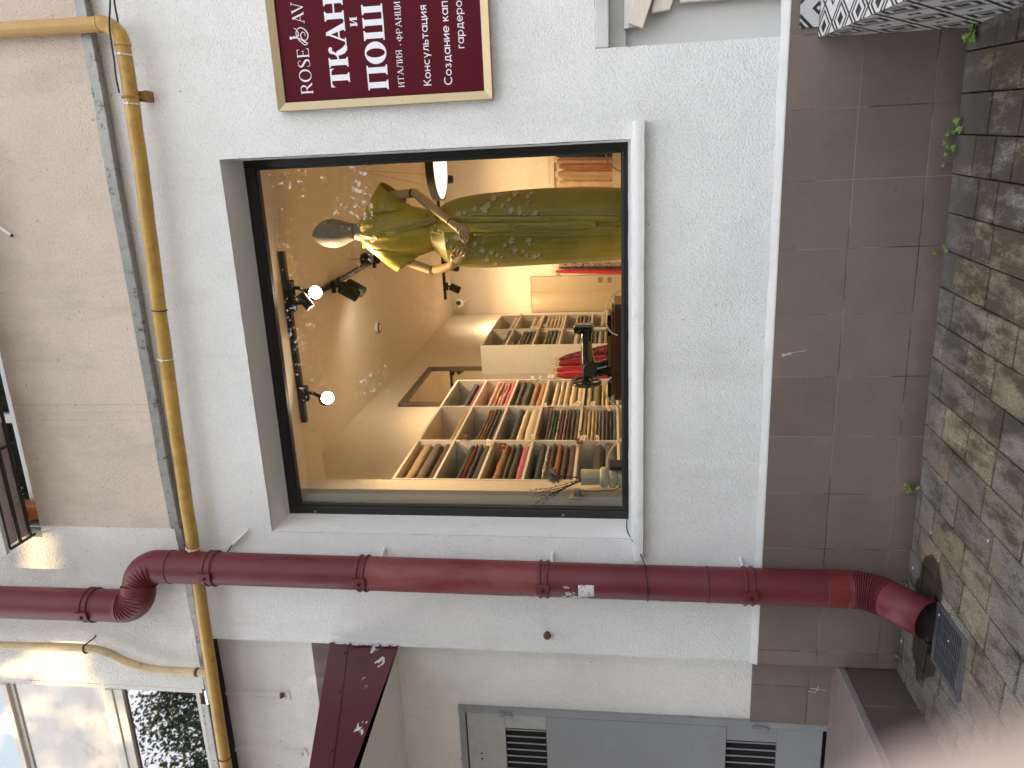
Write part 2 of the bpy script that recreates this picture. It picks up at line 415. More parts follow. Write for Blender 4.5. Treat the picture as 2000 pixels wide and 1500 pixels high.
# zinc drip edge under the upper storey
fl = MB()
def flfn(u, v):
    x = .353+(XR-.353)*u; n = mnoise.noise(Vector((x*2.1, 0, 4)))*.006 + mnoise.noise(Vector((x*17, 0, 4)))*.0018
    P = [(-.02,3.884),(-.052,3.882),(-.0565,3.887),(-.0545,UZ0+.004),(-.049,UZ0+.006)]
    q = P[round(v*4)]; return (x, q[0]+n*.3, q[1]+n-.004*(1-u))
fl.grid(flfn, 160, 4); fl.build('drip_edge', ZINC, BLD, smooth=30, world=True)
fl = MB()
def flfn2(u, v):
    x = -.80+(.3525+.80)*u; n = mnoise.noise(Vector((x*3.1, 0, 9)))*.008 + mnoise.noise(Vector((x*23, 0, 4)))*.003
    P = [(-.01,3.868),(-.052,3.868),(-.0568,3.873),(-.0548,3.912),(-.049,3.914)]
    q = P[round(v*4)]; return (x, q[0]+n*.3, q[1]+n-.015*(1-u))
fl.grid(flfn2, 60, 4); fl.build('drip_edge', ZINC, BLD, smooth=30, world=True)['label'] = 'torn zinc drip edge under the white upper wall'
# dark open joint behind the drip edge at the torn left end
jt = MB(); jt.box((-1.9,-.03,3.868),(-.39,.1,3.90)); jt.build('open_joint', DARK, BLD, world=True)
# upper window: glazing behind the opening
wf = thing_part = None
def part(mb, name, m, parent, **k): return mb.build(name, m, parent, world=True, **k)
MIRROR = mat('dark_window_glass', (.012,.014,.012), .02, var=0, spec=1.6)
UPW = MB(); UPW.box((.281,.0601,4.70),(2.619,.07,6.2)); upw = part(UPW, 'upper_window', MIRROR, BLD)
fr = MB()
for z in (4.82, 5.05, 5.3): fr.box((.30,.035,z),(2.6,.059,z+.035))
for x in (.30, .95, 1.62): fr.box((x,.03,4.749),(x+.05,.0585,6.1))
part(fr, 'window_frame', mat('white_pvc', (.74,.74,.73), .35, var=.04), upw, bevel=.003)

# ---------------------------------------------------------------- display window
FY = .235
win = MB()
t = .05
win.box((WX0-.012,FY,WZ0),(WX0+t,FY+.055,WZ1)); win.box((WX1-.043,FY,WZ0),(WX1+.012,FY+.055,WZ1))
win.box((WX0+t+.0005,FY+.001,WZ1-.058),(WX1-.0435,FY+.055,WZ1+.012)); win.box((WX0+t+.0005,FY+.001,WZ0),(WX1-.0435,FY+.055,WZ0+.034))
window = part(win, 'display_window', BLACKF, BLD, bevel=.003)
gk = MB(); g0 = .009
x0,x1,z0,z1 = WX0+t, WX1-.043, WZ0+.034, WZ1-.058
for a,b in (((x0-.001,FY+.012,z0),(x0+g0,FY+.05,z1)), ((x1-g0,FY+.012,z0),(x1+.001,FY+.05,z1)), ((x0+g0,FY+.012,z1-g0),(x1-g0,FY+.05,z1+.001)), ((x0+g0,FY+.012,z0-.001),(x1-g0,FY+.05,z0+g0))): gk.box(a, b)
part(gk, 'gasket', mat('rubber', (.02,.019,.018), .55), window, bevel=.002)
pn = MB(); pn.box((x0+.002,FY+.026,z0+.002),(x1-.002,FY+.032,z1-.002)); part(pn, 'pane', GLASS, window)
for p in ((616,999),(1100,1006)):
    sc = MB(); q = atY(p[0], p[1], FY); sc.lathe([(0,0),(.006,0),(.005,-.003),(0,-.0035)], 10, Matrix.Translation(q), 'Y'); part(sc, 'frame_screw', mat('screw_steel', (.45,.44,.42), .4, .9), window)
# outer sill, worn painted mortar slab
sl = MB()
def sillfn(u, v):
    x = .226+(2.392-.226)*u
    P = [(.0,1.313),(-.046,1.312),(-.055,1.317),(-.057,1.335),(-.056,1.357),(-.050,1.3635),(.02,1.368),(.236,1.383)]
    q = P[round(v*7)]
    n = mnoise.noise(Vector((x*11, q[1]*30, 1)))*.0025+mnoise.noise(Vector((x*37, q[1]*60, 3)))*.0012
    return (x, q[0]+n, q[1]+n*.8)
sl.grid(sillfn, 140, 7)
k = len(sl.v)
for x, u in ((.226,0),(2.392,1)):
    sl.add([(x,.0,1.313),(x,-.046,1.312),(x,-.055,1.317),(x,-.057,1.335),(x,-.056,1.357),(x,-.05,1.3635),(x,.01,1.3665)], [tuple(range(7))])
part(sl, 'window_sill', PLAST, BLD, smooth=45)

# door in the bay
df = MB(); dx = -.845
df.box((dx-.04,.085,.29),(dx,.118,2.39)); df.box((-1.75,.085,2.352),(dx-.0405,.118,2.39)); df.box((-1.75,.085,.29),(-1.71,.118,2.351))
door = part(df, 'door', DOORG, BLD, bevel=.003)
lf = MB(); X1, X0 = dx-.046, -1.705
lo = (-.985, -1.62)
def dz(v): return atY(v, 1430, .1).z
uz1, uz0, lz1, lz0 = 2.115, 1.870, .835, .555
lf.box((X0,.094,uz1),(X1,.116,2.345)); lf.box((lo[0],.094,uz0),(X1,.116,uz1-.0004)); lf.box((X0,.094,uz0),(lo[1],.116,uz1-.0004))
leaf2 = MB()
leaf2.box((X0,.092,lz1+.0005),(X1,.116,uz0-.0005))
leaf2.box((lo[0],.0945,lz0),(X1,.116,lz1-.0003)); leaf2.box((X0,.0945,lz0),(lo[1],.116,lz1-.0003)); leaf2.box((X0,.094,.31),(X1,.116,lz0-.0005))
part(lf, 'upper_leaf_panel', DOORW, door, bevel=.002)
part(leaf2, 'leaf_panel', DOORG, door, bevel=.002)
bk = MB(); bk.box((-1.74,.135,.25),(-.85,.15,2.38)); part(bk, 'door_void', DARK, door)
for a, b in ((uz0,uz1),(lz0,lz1)):
    lv = MB(); x = lo[0]-.012
    while x > lo[1]:
        lv.box((x,.1,a+.003),(x-.009,.1035,b-.003)); x -= .047
    part(lv, 'louvre', DOORG, door, bevel=.001)
for z in (2.11, .655):
    h = MB(); h.box((dx-.058,.075,z),(dx-.022,.0848,z+.036)); h.box((dx-.055,.073,z-.038),(dx-.028,.0848,z-.0005)); h.lathe([(.007,-.045),(.007,.045)], 12, Matrix.Translation((dx-.043,.074,z)))
    part(h, 'hinge', DOORG, door, bevel=.002)
for p in ((941,1471),(942,1482)):
    hl = MB(); q = atY(p[0], p[1], .0935); hl.lathe([(.0065,0),(.0065,.001),(0,.001)], 10, Matrix.Translation(q-Vector((0,.001,0))), 'Y'); part(hl, 'bolt_hole', DARK, door)
# ---------------------------------------------------------------- gas pipes
def pipe_paint(name, col, rust=.35):
    m, nt, b = nodes_of(name); g = NT(nt); co = g.coord()
    c = g.mix(1., col, g.ramp(g.noise(5, 6, .7, co), [(.3, .72), (.7, 1.12)]), 'MULTIPLY')
    d = g.math('MULTIPLY', g.ramp(g.noise(11, 9, .75, co), [(.52, 0.), (.70, 1.)]), rust)
    c = g.mix(d, c, (.10,.055,.02))
    pale = g.math('MULTIPLY', g.ramp(g.noise(3.2, 5, .7, g.scale(co, (.5,1,1))), [(.55, 0.), (.8, 1.)]), .3)
    c = g.mix(pale, c, (.55,.42,.22))
    g.l(c, b.inputs['Base Color']); b.inputs['Roughness'].default_value = .42
    g.l(g.bump(g.noise(90, 4, .6, co), .25, .002), b.inputs['Normal'])
    return m
OCHRE = pipe_paint('ochre_pipe_paint', (.50,.295,.062), .5)
PALEY = pipe_paint('pale_yellow_pipe_paint', (.60,.46,.26), .5)
BLKC = mat('black_cable', (.012,.012,.012), .5)
WTIE = mat('white_plastic', (.75,.75,.73), .4)
RUST = mat('rusty_steel', (.15,.075,.035), .8, .2, var=.4, vscale=60, bump=.5, bscale=200)
gas = thing('gas_pipe', 'ochre painted gas pipe running under the overhang and turning up at the right', 'pipe', (1.0,-.1,3.75))
main = [(-2.6,-.1,3.852),(-1.226,-.1,3.822),(-.294,-.1,3.803),(.78,-.1,3.776),(1.615,-.1,3.747),(2.3,-.1,3.716),(2.70,-.1,3.705)]
GP = []
for a, b in zip(main[:-1], main[1:]):
    n = 8
    GP += [Vector(a).lerp(Vector(b), i/n) + Vector((0, .004*mnoise.noise(Vector((i*.7+a[0]*3, 1, 0))), .003*mnoise.noise(Vector((i*.9+a[0]*3, 5, 0))))) for i in range(n)]
p = MB(); p.tube(GP+[Vector((2.70,-.1,3.705)), Vector((2.842,-.1,3.705))], .0345, 18); part(p, 'pipe_run', OCHRE, gas, smooth=60)
p = MB(); p.tube([(2.842,-.1,3.705)]+arc((2.842,-.1,3.80), (0,0,-1), (1,0,0), .095, 0, math.pi/2, 14), .0365, 18); part(p, 'elbow', OCHRE, gas, smooth=60)
p = MB(); p.tube([(2.937,-.1,3.80),(2.938,-.1,3.95),(2.947,-.1,4.4),(2.957,-.1,6.2)], .0345, 18)
part(p, 'riser', mat('riser_paint', (.47,.28,.085), .42, var=.2, vscale=8, bump=.2, bscale=90), gas, smooth=60)
for c, ax in (((2.842,-.1,3.705),(1,0,0)), ((2.9375,-.1,3.803),(0,0,1))):
    p = MB(); a = Vector(ax)*.006; p.tube([Vector(c)-a, Vector(c)-a*.3, Vector(c)+a*.3, Vector(c)+a], [.0355,.0395,.0395,.0355], 18); part(p, 'weld_ring', OCHRE, gas, smooth=60)
# clamps to the wall
def clamp(x, z, parent, m=OCHRE):
    p = MB(); p.tube([Vector((x,-.1,z))+Vector((0,math.cos(t)*.038,math.sin(t)*.038)) for t in [R(a) for a in range(-60,250,12)]], .0055, 8, ref=(1,0,0))
    p.box((x-.018,-.066,z-.052),(x-.012,.0,z-.018)); p.box((x-.012,-.072,z-.056),(x+.03,-.002,z-.0525)); p.box((x-.012,-.07,z-.052),(x+.028,-.064,z-.012))
    part(p, 'clamp', m, parent, smooth=40)
clamp(2.615, 3.707, gas, mat('rusty_ochre', (.33,.17,.045), .7, .1, var=.4, vscale=40, bump=.4, bscale=150))
# ties round the pipe
def tie(x, z, m, w=.003):
    p = MB(); p.tube([Vector((x+.004*math.sin(t),-.1+.0365*math.cos(t),z+.0365*math.sin(t))) for t in [2*math.pi*i/28 for i in range(29)]], w, 6, ref=(1,0,0), cap=False)
    if m is WTIE: p.box((x-.005,-.143,z-.008),(x+.005,-.134,z+.004))
    return p
for x, z, m in ((2.80,3.706,WTIE),(2.585,3.707,WTIE),(1.60,3.747,BLKC),(1.345,3.758,WTIE),(.262,3.79,WTIE),(-1.145,3.821,BLKC)):
    part(tie(x, z, m), 'cable_tie', m, gas, smooth=60)
# the branch that climbs the upper wall
br = thing('gas_branch_pipe', 'pale yellow gas branch pipe with a bend climbing beside the glazed balcony', 'pipe', (-.55,-.1,3.85))
bp = smoothpath([(-.552,-.1,3.835),(-.549,-.1,3.93),(-.548,-.1,4.10),(-.535,-.105,4.21),(-.495,-.11,4.33),(-.445,-.112,4.42),(-.418,-.113,4.50),(-.408,-.113,4.62),(-.410,-.113,4.85),(-.418,-.113,5.2),(-.43,-.113,6.2)], 8)
p = MB(); p.tube(bp, .0235, 16, ref=(1,0,0)); part(p, 'pipe_run', PALEY, br, smooth=60)
p = MB(); p.tube([(-.55,-.1,3.888),(-.55,-.1,3.893),(-.5497,-.1,3.905),(-.5495,-.1,3.91)], [.024,.027,.027,.024], 16); part(p, 'weld_ring', mat('burnt_weld', (.12,.09,.07), .7, .3, var=.5, vscale=90), br, smooth=60)
p = MB()
hk = [Vector((-.408,-.113,4.565))+Vector((-.030*math.cos(t)*.95,-.030*math.sin(t),0.004*t)) for t in [R(a) for a in range(-20,150,14)]]
p.tube(hk+[Vector((-.375,-.06,4.552)),Vector((-.362,-.048,4.545))], .0045, 8); part(p, 'pipe_hook', RUST, br, smooth=60)

# cables
cab = thing('overhead_cable', 'thin black cable hanging from above and tied along the gas pipe elbow', 'cable', (2.8,-.15,3.75))
p = MB(); p.tube(smoothpath([atY(212,-90,-.15),atY(215,0,-.15),atY(213.5,50,-.146),atY(218,86,-.143),atY(223,118,-.142),atY(226.5,150,-.142),atY(233,182,-.139)], 8), .0042, 8); part(p, 'cable', BLKC, cab, smooth=60)
p = MB(); p.tube(smoothpath([atY(214,-90,-.09),atY(223,0,-.09),atY(229,34,-.075),atY(233,56,-.06)], 8), .0042, 8); part(p, 'cable', BLKC, cab, smooth=60)
cab2 = thing('loose_cable_end', 'short taped cable end sticking out of the wall above the window corner', 'cable', (.3,-.02,3.53))
p = MB(); p.tube([(.13,-.05,3.70),(.17,-.03,3.66),(.20,-.012,3.635),(.245,-.02,3.60)], .004, 8); part(p, 'cable', BLKC, cab2, smooth=60)
p = MB(); p.tube([(.245,-.02,3.60),(.262,-.025,3.578),(.285,-.03,3.552),(.305,-.03,3.53),(.33,-.02,3.50),(.336,-.02,3.494)], [.005,.012,.007,.009,.006,.002], 8); part(p, 'tape', WTIE, cab2, smooth=60)
cab3 = thing('thin_cable', 'thin black cable running from the window corner around the downpipe', 'cable', (.2,-.05,1.33))
p = MB(); p.tube(smoothpath([(.37,.22,1.39),(.33,.10,1.395),(.315,.0,1.372),(.29,-.012,1.35),(.262,-.06,1.327),(.25,-.13,1.312),(.21,-.21,1.304),(.152,-.2375,1.30),(.09,-.212,1.298),(.055,-.15,1.297),(.07,-.09,1.298)], 8), .003, 8); part(p, 'cable', BLKC, cab3, smooth=60)

# ---------------------------------------------------------------- red downpipe
def red_paint(name, col, fade, famt, rough=.34, chips=.5):
    m, nt, b = nodes_of(name); g = NT(nt); co = g.coord()
    c = g.mix(1., col, g.ramp(g.noise(3, 5, .7, co), [(.3, .8), (.7, 1.1)]), 'MULTIPLY')
    f = g.math('MULTIPLY', g.ramp(g.noise(2.6, 7, .72, g.scale(co, (2,2,.8))), [(.38, 0.), (.72, 1.)]), famt)
    c = g.mix(f, c, fade)
    st = g.math('MULTIPLY', g.ramp(g.noise(14, 8, .75, g.scale(co, (1,1,.5)), 1.2), [(.63, 0.), (.70, 1.)]), chips)
    c = g.mix(st, c, (.055,.012,.014))
    g.l(c, b.inputs['Base Color'])
    g.l(g.ramp(f, [(0., rough), (1., rough+.18)]), b.inputs['Roughness'])
    b.inputs['Specular IOR Level'].default_value = .32
    g.l(g.bump(g.noise(6, 2, .5, co), .15, .02), b.inputs['Normal'])
    return m
RED = red_paint('red_pipe_paint', (.118,.014,.019), (.17,.045,.048), .6, .40, .8)
REDF = red_paint('faded_red_pipe_paint', (.15,.018,.022), (.25,.085,.08), .85, .42, .6)
REDO = red_paint('orange_red_pipe_paint', (.155,.018,.015), (.18,.04,.035), .4, .4)
dp = thing('downpipe', 'dark red rainwater downpipe with corrugated elbows and scraps of torn posters', 'downpipe', (.15,-.14,.05))
XU, YU, XD, YD, RP, ZB = -.066, -.185, .163, -.14, .0905, 4.105
NS = 28
p = MB(); p.tube([(XU-.01,YU,6.2),(XU-.004,YU,5.0),(XU,YU,4.262)], RP, NS, cap=False); part(p, 'pipe_section', RED, dp, smooth=60)
def elbow(path, inner, ribs, i0, i1, m, amp=.075, name='elbow', both=0.):
    def rf(i, th, d):
        if i < i0 or i > i1: return 1.
        w = max(0., d.dot(inner(i))*1.15+both)
        env = min(1, (i-i0)/3, (i1-i)/3)
        return 1. + amp*env*min(1, w)*(abs(math.cos(math.pi*ribs*(i-i0)/(i1-i0)))**.7*1.3-.95)
    q = MB(); q.tube(path, RP*1.012, 40, cap=False, rfun=rf); return part(q, name, m, dp, smooth=60)
rb = .112
c1 = Vector((XU+rb, YU, ZB+rb))
a1 = arc(c1, (-1,0,0), (0,0,-1), rb, 0, math.pi/2, 96)
pa = [Vector((XU,YU,4.262)), Vector((XU,YU,4.24))]+a1+[Vector((XU+rb+.016, YU+.006, ZB))]
elbow(pa, lambda i: (c1-pa[i]).normalized(), 9, 2, len(a1), RED, .15, both=.8)
c2 = Vector((XD-rb, YD, ZB-rb))
a2 = arc(c2, (0,0,1), (1,0,0), rb, 0, math.pi/2, 96)
a2 = [q + Vector((0, (1-i/96)*-.025, 0)) for i, q in enumerate(a2)]
pb = [Vector((XU+rb+.012, YU+.01, ZB))]+a2+[Vector((XD,YD,3.985)), Vector((XD,YD,3.905))]
elbow(pb, lambda i: (c2-pb[i]).normalized(), 8, 4, len(a2)-2, RED, .16, both=.75)
def dpx(z): return XD-(3.9-z)*.0052
def sect(z1, z0, m, r=RP, n=10):
    q = MB(); q.tube([(dpx(z1+(z0-z1)*i/n), YD, z1+(z0-z1)*i/n) for i in range(n+1)], r, NS, cap=False); return part(q, 'pipe_section', m, dp, smooth=60)
sect(3.93, 2.80, RED, RP*.985); sect(2.83, 1.84, REDF, RP*1.0)['label'] = 'faded middle section of the pipe'
sect(1.86, 1.0, RED, RP*.985); sect(1.01, .42, RED, RP)
sect(.43, .335, REDO, RP*1.02)['label'] = 'brighter orange red collar above the bottom elbow'
for z in (3.905, 2.80, 1.0, .428):
    q = MB(); q.tube([(dpx(z),YD,z+.004),(dpx(z),YD,z),(dpx(z),YD,z-.004)], [RP*1.0,RP*1.03,RP*1.0], NS, cap=False); part(q, 'seam', mat('seam_dark', (.05,.012,.014), .6), dp, smooth=60)
# bottom elbow kicking out to the street
xb = dpx(.3); rr = .19; aB = R(57)
cB = Vector((xb, YD-rr, .315))
ab = arc(cB, (0,1,0), (0,0,-1), rr, 0, aB, 110)
end = ab[-1]; dd = (ab[-1]-ab[-2]).normalized()
pe = [Vector((xb,YD,.345)), Vector((xb,YD,.325))]+ab+[end+dd*.03, end+dd*.20]
ob = elbow(pe, lambda i: (cB-pe[i]).normalized(), 13, 2, len(ab), RED, .11, both=.8)
md = ob.modifiers.new('solid', 'SOLIDIFY'); md.thickness = .003; md.offset = -1
ob.data.materials.append(mat('pipe_inside', (.02,.012,.010), .8)); md.material_offset = 1; md.material_offset_rim = 0
# brackets
def bracket(x, y, z, a0=215):
    q = MB()
    for dz in (-.018, .018):
        q.tube([(x,y,z+dz-.009),(x,y,z+dz-.004),(x,y,z+dz+.004),(x,y,z+dz+.009)], [RP*1.01,RP*1.095,RP*1.095,RP*1.01], NS, cap=False)
    q.tube([(x,y,z-.03),(x,y,z+.03)], RP*1.022, NS, cap=False)
    bo = part(q, 'bracket', RED, dp, smooth=50)
    t = R(a0); n = Vector((math.cos(t), math.sin(t), 0)); s = Vector((-math.sin(t), math.cos(t), 0))
    M = Matrix((( s.x, n.x, 0, x+n.x*RP*1.06), (s.y, n.y, 0, y+n.y*RP*1.06), (0,0,1,z), (0,0,0,1)))
    k = MB(); k.box((-.026,-.012,-.034),(.026,.010,.034), M); part(k, 'clasp', RED, bo, bevel=.003)
    k = MB(); k.lathe([(.009,.0),(.009,.006),(.006,.010),(0,.011)], 8, M @ Matrix.Translation((-.004,.010,.0)), 'Y'); part(k, 'bolt', mat('dark_bolt', (.03,.015,.012), .6, .5), bo)
bracket(XU,YU,4.405, 262)
for z in (3.66, 2.795, 1.825, .80): bracket(dpx(z), YD, z, 268)
for z in (2.72, 1.79, .815):
    st = MB(); st.tube([(dpx(z)+.05,-.07,z-.004),(dpx(z)+.068,-.03,z+.002),(dpx(z)+.075,.002,z)], [.010,.010,.013], 10); part(st, 'wall_anchor', CAPW, dp, smooth=60)
# torn paper left on the pipe: thin curved scraps
PAPER = mat('torn_paper', (.62,.62,.64), .8, var=.12, vscale=30, dirt=(.2,.06,.06), dscale=60, dlo=.55, dhi=.62)
def scrap(z0, z1, t0, t1, seed, hole=0., m=PAPER, name='poster_scrap'):
    q = MB(); nz, nt = 14, 14; keep = []
    rnd = random.Random(seed)
    for j in range(nz+1):
        for i in range(nt+1):
            u, w = i/nt, j/nz
            e = .16
            u2 = u + e*.35*mnoise.noise(Vector((w*6, seed, u*2))); w2 = w + e*.35*mnoise.noise(Vector((u*6, seed+9, w*2)))
            z = z0+(z1-z0)*w2; t = R(t0+(t1-t0)*u2)
            q.v.append((dpx(z)+RP*1.012*math.cos(t), YD+RP*1.012*math.sin(t), z))
    for j in range(nz):
        for i in range(nt):
            if hole and mnoise.noise(Vector((i*.45, j*.45, seed*3.3))) < hole-.5: continue
            k = j*(nt+1)+i; q.f.append((k,k+1,k+nt+2,k+nt+1))
    part(q, name, m, dp, smooth=60, solid=.0008)
scrap(1.565, 1.645, -118, -74, 1); scrap(1.60, 1.73, -150, -120, 2, .50); scrap(1.86, 1.98, -152, -126, 3, .56); scrap(1.15, 1.30, -146, -132, 4, .52); scrap(1.66,1.71,-118,-100,5,.55); scrap(1.69,1.72,-88,-80,6,.5); scrap(1.53,1.55,-142,-132,7,.45)
# rusty stub and nails on the shop wall
b = thing('rusty_bolt', 'rusty bolt end sticking out of the wall left of the downpipe', 'bolt', (-.262,0,1.832))
q = MB(); q.lathe([(.012,.004),(.012,-.02),(.021,-.021),(.022,-.034),(.016,-.040),(.006,-.041),(0,-.041)], 9, Matrix.Translation((-.262,0,1.832)), 'Y'); part(q, 'bolt_head', RUST, b, smooth=40)

# ---------------------------------------------------------------- shop sign
SY = -.034
SX0, SX1, SZ0, SZ1 = 2.519, 3.86, 1.994, 3.012
sg = thing('shop_sign', 'burgundy fabric shop sign with white lettering in a gold frame', 'sign', (3.1,0,2.0))
GOLD = mat('brushed_gold', (.44,.35,.20), .42, .55, var=.1, vscale=20, stretch=(1,1,14))
BURG = mat('burgundy_panel', (.085,.005,.013), .6, var=.06, spec=.12)
LETT = mat('white_lettering', (.80,.80,.84), .6, var=.03)
q = MB(); q.box((SX0+.012,-.028,SZ0+.012),(SX1-.012,.001,SZ1-.012)); part(q, 'panel', BURG, sg)
q = MB(); w = .036
def fr_bar(a, b, ia, ib):
    """mitred bar with a low bevelled face"""
    A, B, IA, IB = [Vector((p[0], 0, p[1])) for p in (a, b, ia, ib)]
    y0, y1, y2 = 0., -.036, -.047
    q.add([A+Vector((0,y0,0)), B+Vector((0,y0,0)), B+Vector((0,y2,0)), A+Vector((0,y2,0)), IA+Vector((0,y1,0)), IB+Vector((0,y1,0)), IA+Vector((0,-.0285,0)), IB+Vector((0,-.0285,0))],
          [(0,1,2,3),(3,2,5,4),(4,5,7,6)])
o = [(SX0,SZ0),(SX1,SZ0),(SX1,SZ1),(SX0,SZ1)]; i_ = [(SX0+w,SZ0+w),(SX1-w,SZ0+w),(SX1-w,SZ1-w),(SX0+w,SZ1-w)]
for k in range(4): fr_bar(o[k], o[(k+1)%4], i_[k], i_[(k+1)%4])
part(q, 'frame', GOLD, sg)
# serif capitals drawn from strokes; unit: cap height 1
class Glyphs:
    def __init__(s, stem, hair, serif): s.st, s.h, s.sf = stem, hair, serif; s.polys = []
    def P(s, pts): s.polys.append(pts)
    def rect(s, a, b, c, d): s.P([(a,b),(c,b),(c,d),(a,d)])
    def stem(s, x, w=None, top=1, bot=1, y0=0, y1=1):
        w = w or s.st; e, h = s.sf, s.h
        s.rect(x, y0+(h if bot else 0), x+w, y1-(h if top else 0))
        for on, yy, sg_ in ((bot, y0, 1), (top, y1, -1)):
            if on:
                s.rect(x-e, yy, x+w+e, yy+sg_*h)
                s.P([(x-e*.6,yy+sg_*h),(x,yy+sg_*h),(x,yy+sg_*(h+e*.7))]); s.P([(x+w+e*.6,yy+sg_*h),(x+w,yy+sg_*h),(x+w,yy+sg_*(h+e*.7))])
    def line(s, a, b, w):
        a, b = Vector(a+(0,)), Vector(b+(0,)); n = Vector((-(b-a).y, (b-a).x, 0)).normalized()*w/2
        s.P([tuple((a+n)[:2]), tuple((b+n)[:2]), tuple((b-n)[:2]), tuple((a-n)[:2])])
    def curve(s, pts, ws):
        P = smoothpath([(x,y,0) for x,y in pts], 8); n = len(P)
        Wd = [ws[min(int(i/(n-1)*(len(ws)-1)), len(ws)-2)]*(1-((i/(n-1)*(len(ws)-1)) % 1 if i < n-1 else 1)) + ws[min(int(i/(n-1)*(len(ws)-1)), len(ws)-2)+1]*((i/(n-1)*(len(ws)-1)) % 1 if i < n-1 else 1) for i in range(n)]
        L, Rr = [], []
        for i in range(n):
            t = (P[min(i+1,n-1)]-P[max(i-1,0)]).normalized(); nn = Vector((-t.y,t.x,0))*Wd[i]/2
            L.append(P[i]+nn); Rr.append(P[i]-nn)
        for i in range(n-1): s.P([tuple(L[i][:2]),tuple(L[i+1][:2]),tuple(Rr[i+1][:2]),tuple(Rr[i][:2])])
    def ring(s, cx, cy, rx, ry, wx, wy, t0=0, t1=360, n=40):
        for k in range(n):
            a, b = R(t0+(t1-t0)*k/n), R(t0+(t1-t0)*(k+1)/n)
            f = lambda t, i: (cx+(rx-(wx if i else 0))*math.cos(t), cy+(ry-(wy if i else 0))*math.sin(t))
            s.P([f(a,0), f(b,0), f(b,1), f(a,1)])
    def glyph(s, ch):
        s.polys = []; st, h, e = s.st, s.h, s.sf
        if ch == 'Т':
            W = .86; s.stem(W/2-st/2, top=0, y1=1-h); s.rect(0, 1-h*1.1, W, 1)
            for sg_ in (0, 1):
                x = 0 if sg_ == 0 else W; d = 1 if sg_ == 0 else -1
                s.P([(x,1-h),(x+d*e*1.8,1-h),(x+d*e*.5,.86),(x,.74)])
        elif ch in 'К':
            W = .98; s.stem(e); s.curve([(e+st-.02,.5),(.5,.52),(.63,.66),(.72,.86),(.86,.9)], [h*1.2,h*1.4,h*1.6,h*2.6,st*.5]); s.ring(.84,.86,.09,.09,.089,.089)
            s.curve([(.5,.53),(.62,.48),(.74,.2),(.95,.03)], [h,st*.8,st,st*.55]); s.rect(.72,0,1.02,h)
        elif ch in 'АA':
            W = 1.0; s.line((.5,.97), (.13,.0+h*.5), h*1.35); s.P([(.40,1),(.56,1),(.96,h*.5),(.96-st*1.12,h*.5)])
            s.rect(.24,.31,.66,.31+h*1.1); s.rect(-.01,0,.27,h); s.rect(.96-st*1.3-.03,0,1.03,h)
        elif ch == 'V':
            W = .95; s.P([(.02,1-h*.5),(.02+st*1.1,1-h*.5),(.56,0),(.46,0)]); s.line((.52,.05), (.84,1-h*.5), h*1.35); s.rect(-.06,1-h,.26,1); s.rect(.70,1-h,.98,1)
        elif ch == 'Н':
            W = 2*st+.42+2*e; s.stem(e); s.stem(e+st+.42); s.rect(e+st,.5-h*.6,e+st+.42,.5+h*.6)
        elif ch == 'П':
            W = 2*st+.40+2*e; s.stem(e, top=0); s.stem(e+st+.40, top=0); s.rect(0,1-h*1.1,W,1)
        elif ch in 'ОO':
            W = 1.0; s.ring(.5,.5,.5,.52,st*1.1,h*1.1)
        elif ch in 'ШЦ':
            k = 3 if ch == 'Ш' else 2; g_ = .30 if k == 3 else .36
            W = k*st+(k-1)*g_+2*e
            for i in range(k): s.stem(e+i*(st+g_), bot=0)
            s.rect(0,0,W+(.08 if ch == 'Ц' else 0),h*1.1)
            if ch == 'Ц': s.P([(W,h),(W+.08,h),(W+.08,-.22),(W+.05,-.22)])
        elif ch == 'И':
            W = 2*st+.42+2*e; s.stem(e); s.stem(e+st+.42); s.line((e+st,.10), (e+st+.42,.90), h*1.4)
        elif ch == 'Л':
            W = .95; s.stem(W-e-st, top=0); s.rect(.25,1-h*1.1,W,1); s.line((.36,.98), (.12,.03), h*1.5); s.rect(-.04,0,.28,h)
        elif ch == 'Я':
            W = .80; s.stem(W-e-st); s.ring(.36,.73,.33,.27,st,h,90,270,24); s.rect(.36,1-h,W-e,1); s.rect(.36,.46,W-e,.46+h); s.line((.42,.47), (.10,.02), st*.9); s.rect(-.05,0,.22,h)
        elif ch == 'Ф':
            W = 1.0; s.stem(.5-st/2); s.ring(.5,.52,.48,.30,st,h)
        elif ch == 'Р':
            W = .72; s.stem(e); s.rect(e,1-h,.40,1); s.rect(e,.44,.40,.44+h); s.ring(.40,.72,.30,.28,st,h,-90,90,24)
        elif ch == 'R':
            W = .82; s.stem(e); s.rect(e,1-h,.42,1); s.rect(e,.48,.42,.48+h); s.ring(.42,.74,.28,.26,st,h,-90,90,24); s.P([(.34,.49),(.34+st*1.2,.49),(.86,.0),(.86-st*1.2,.0)])
        elif ch == 'S':
            W = .66; s.curve([(.55,.76),(.5,.95),(.30,.985),(.10,.86),(.14,.66),(.36,.50),(.56,.32),(.54,.10),(.32,.015),(.12,.06),(.07,.27)], [h,h,h,st*.9,st*1.2,st*1.2,st,h,h,h])
        elif ch == 'E':
            W = .72; s.stem(e); s.rect(e,1-h,.64,1); s.rect(e,0,.68,h); s.rect(e,.5-h/2,.52,.5+h/2); s.P([(.64,1),(.64,.76),(.58,1-h)]); s.P([(.68,0),(.70,.25),(.61,h)]); s.rect(.48,.40,.52,.60)
        elif ch == '·': W = .3; s.ring(.15,.5,.09,.09,.089,.089, n=12)
        else: W = .4
        return W, list(s.polys)
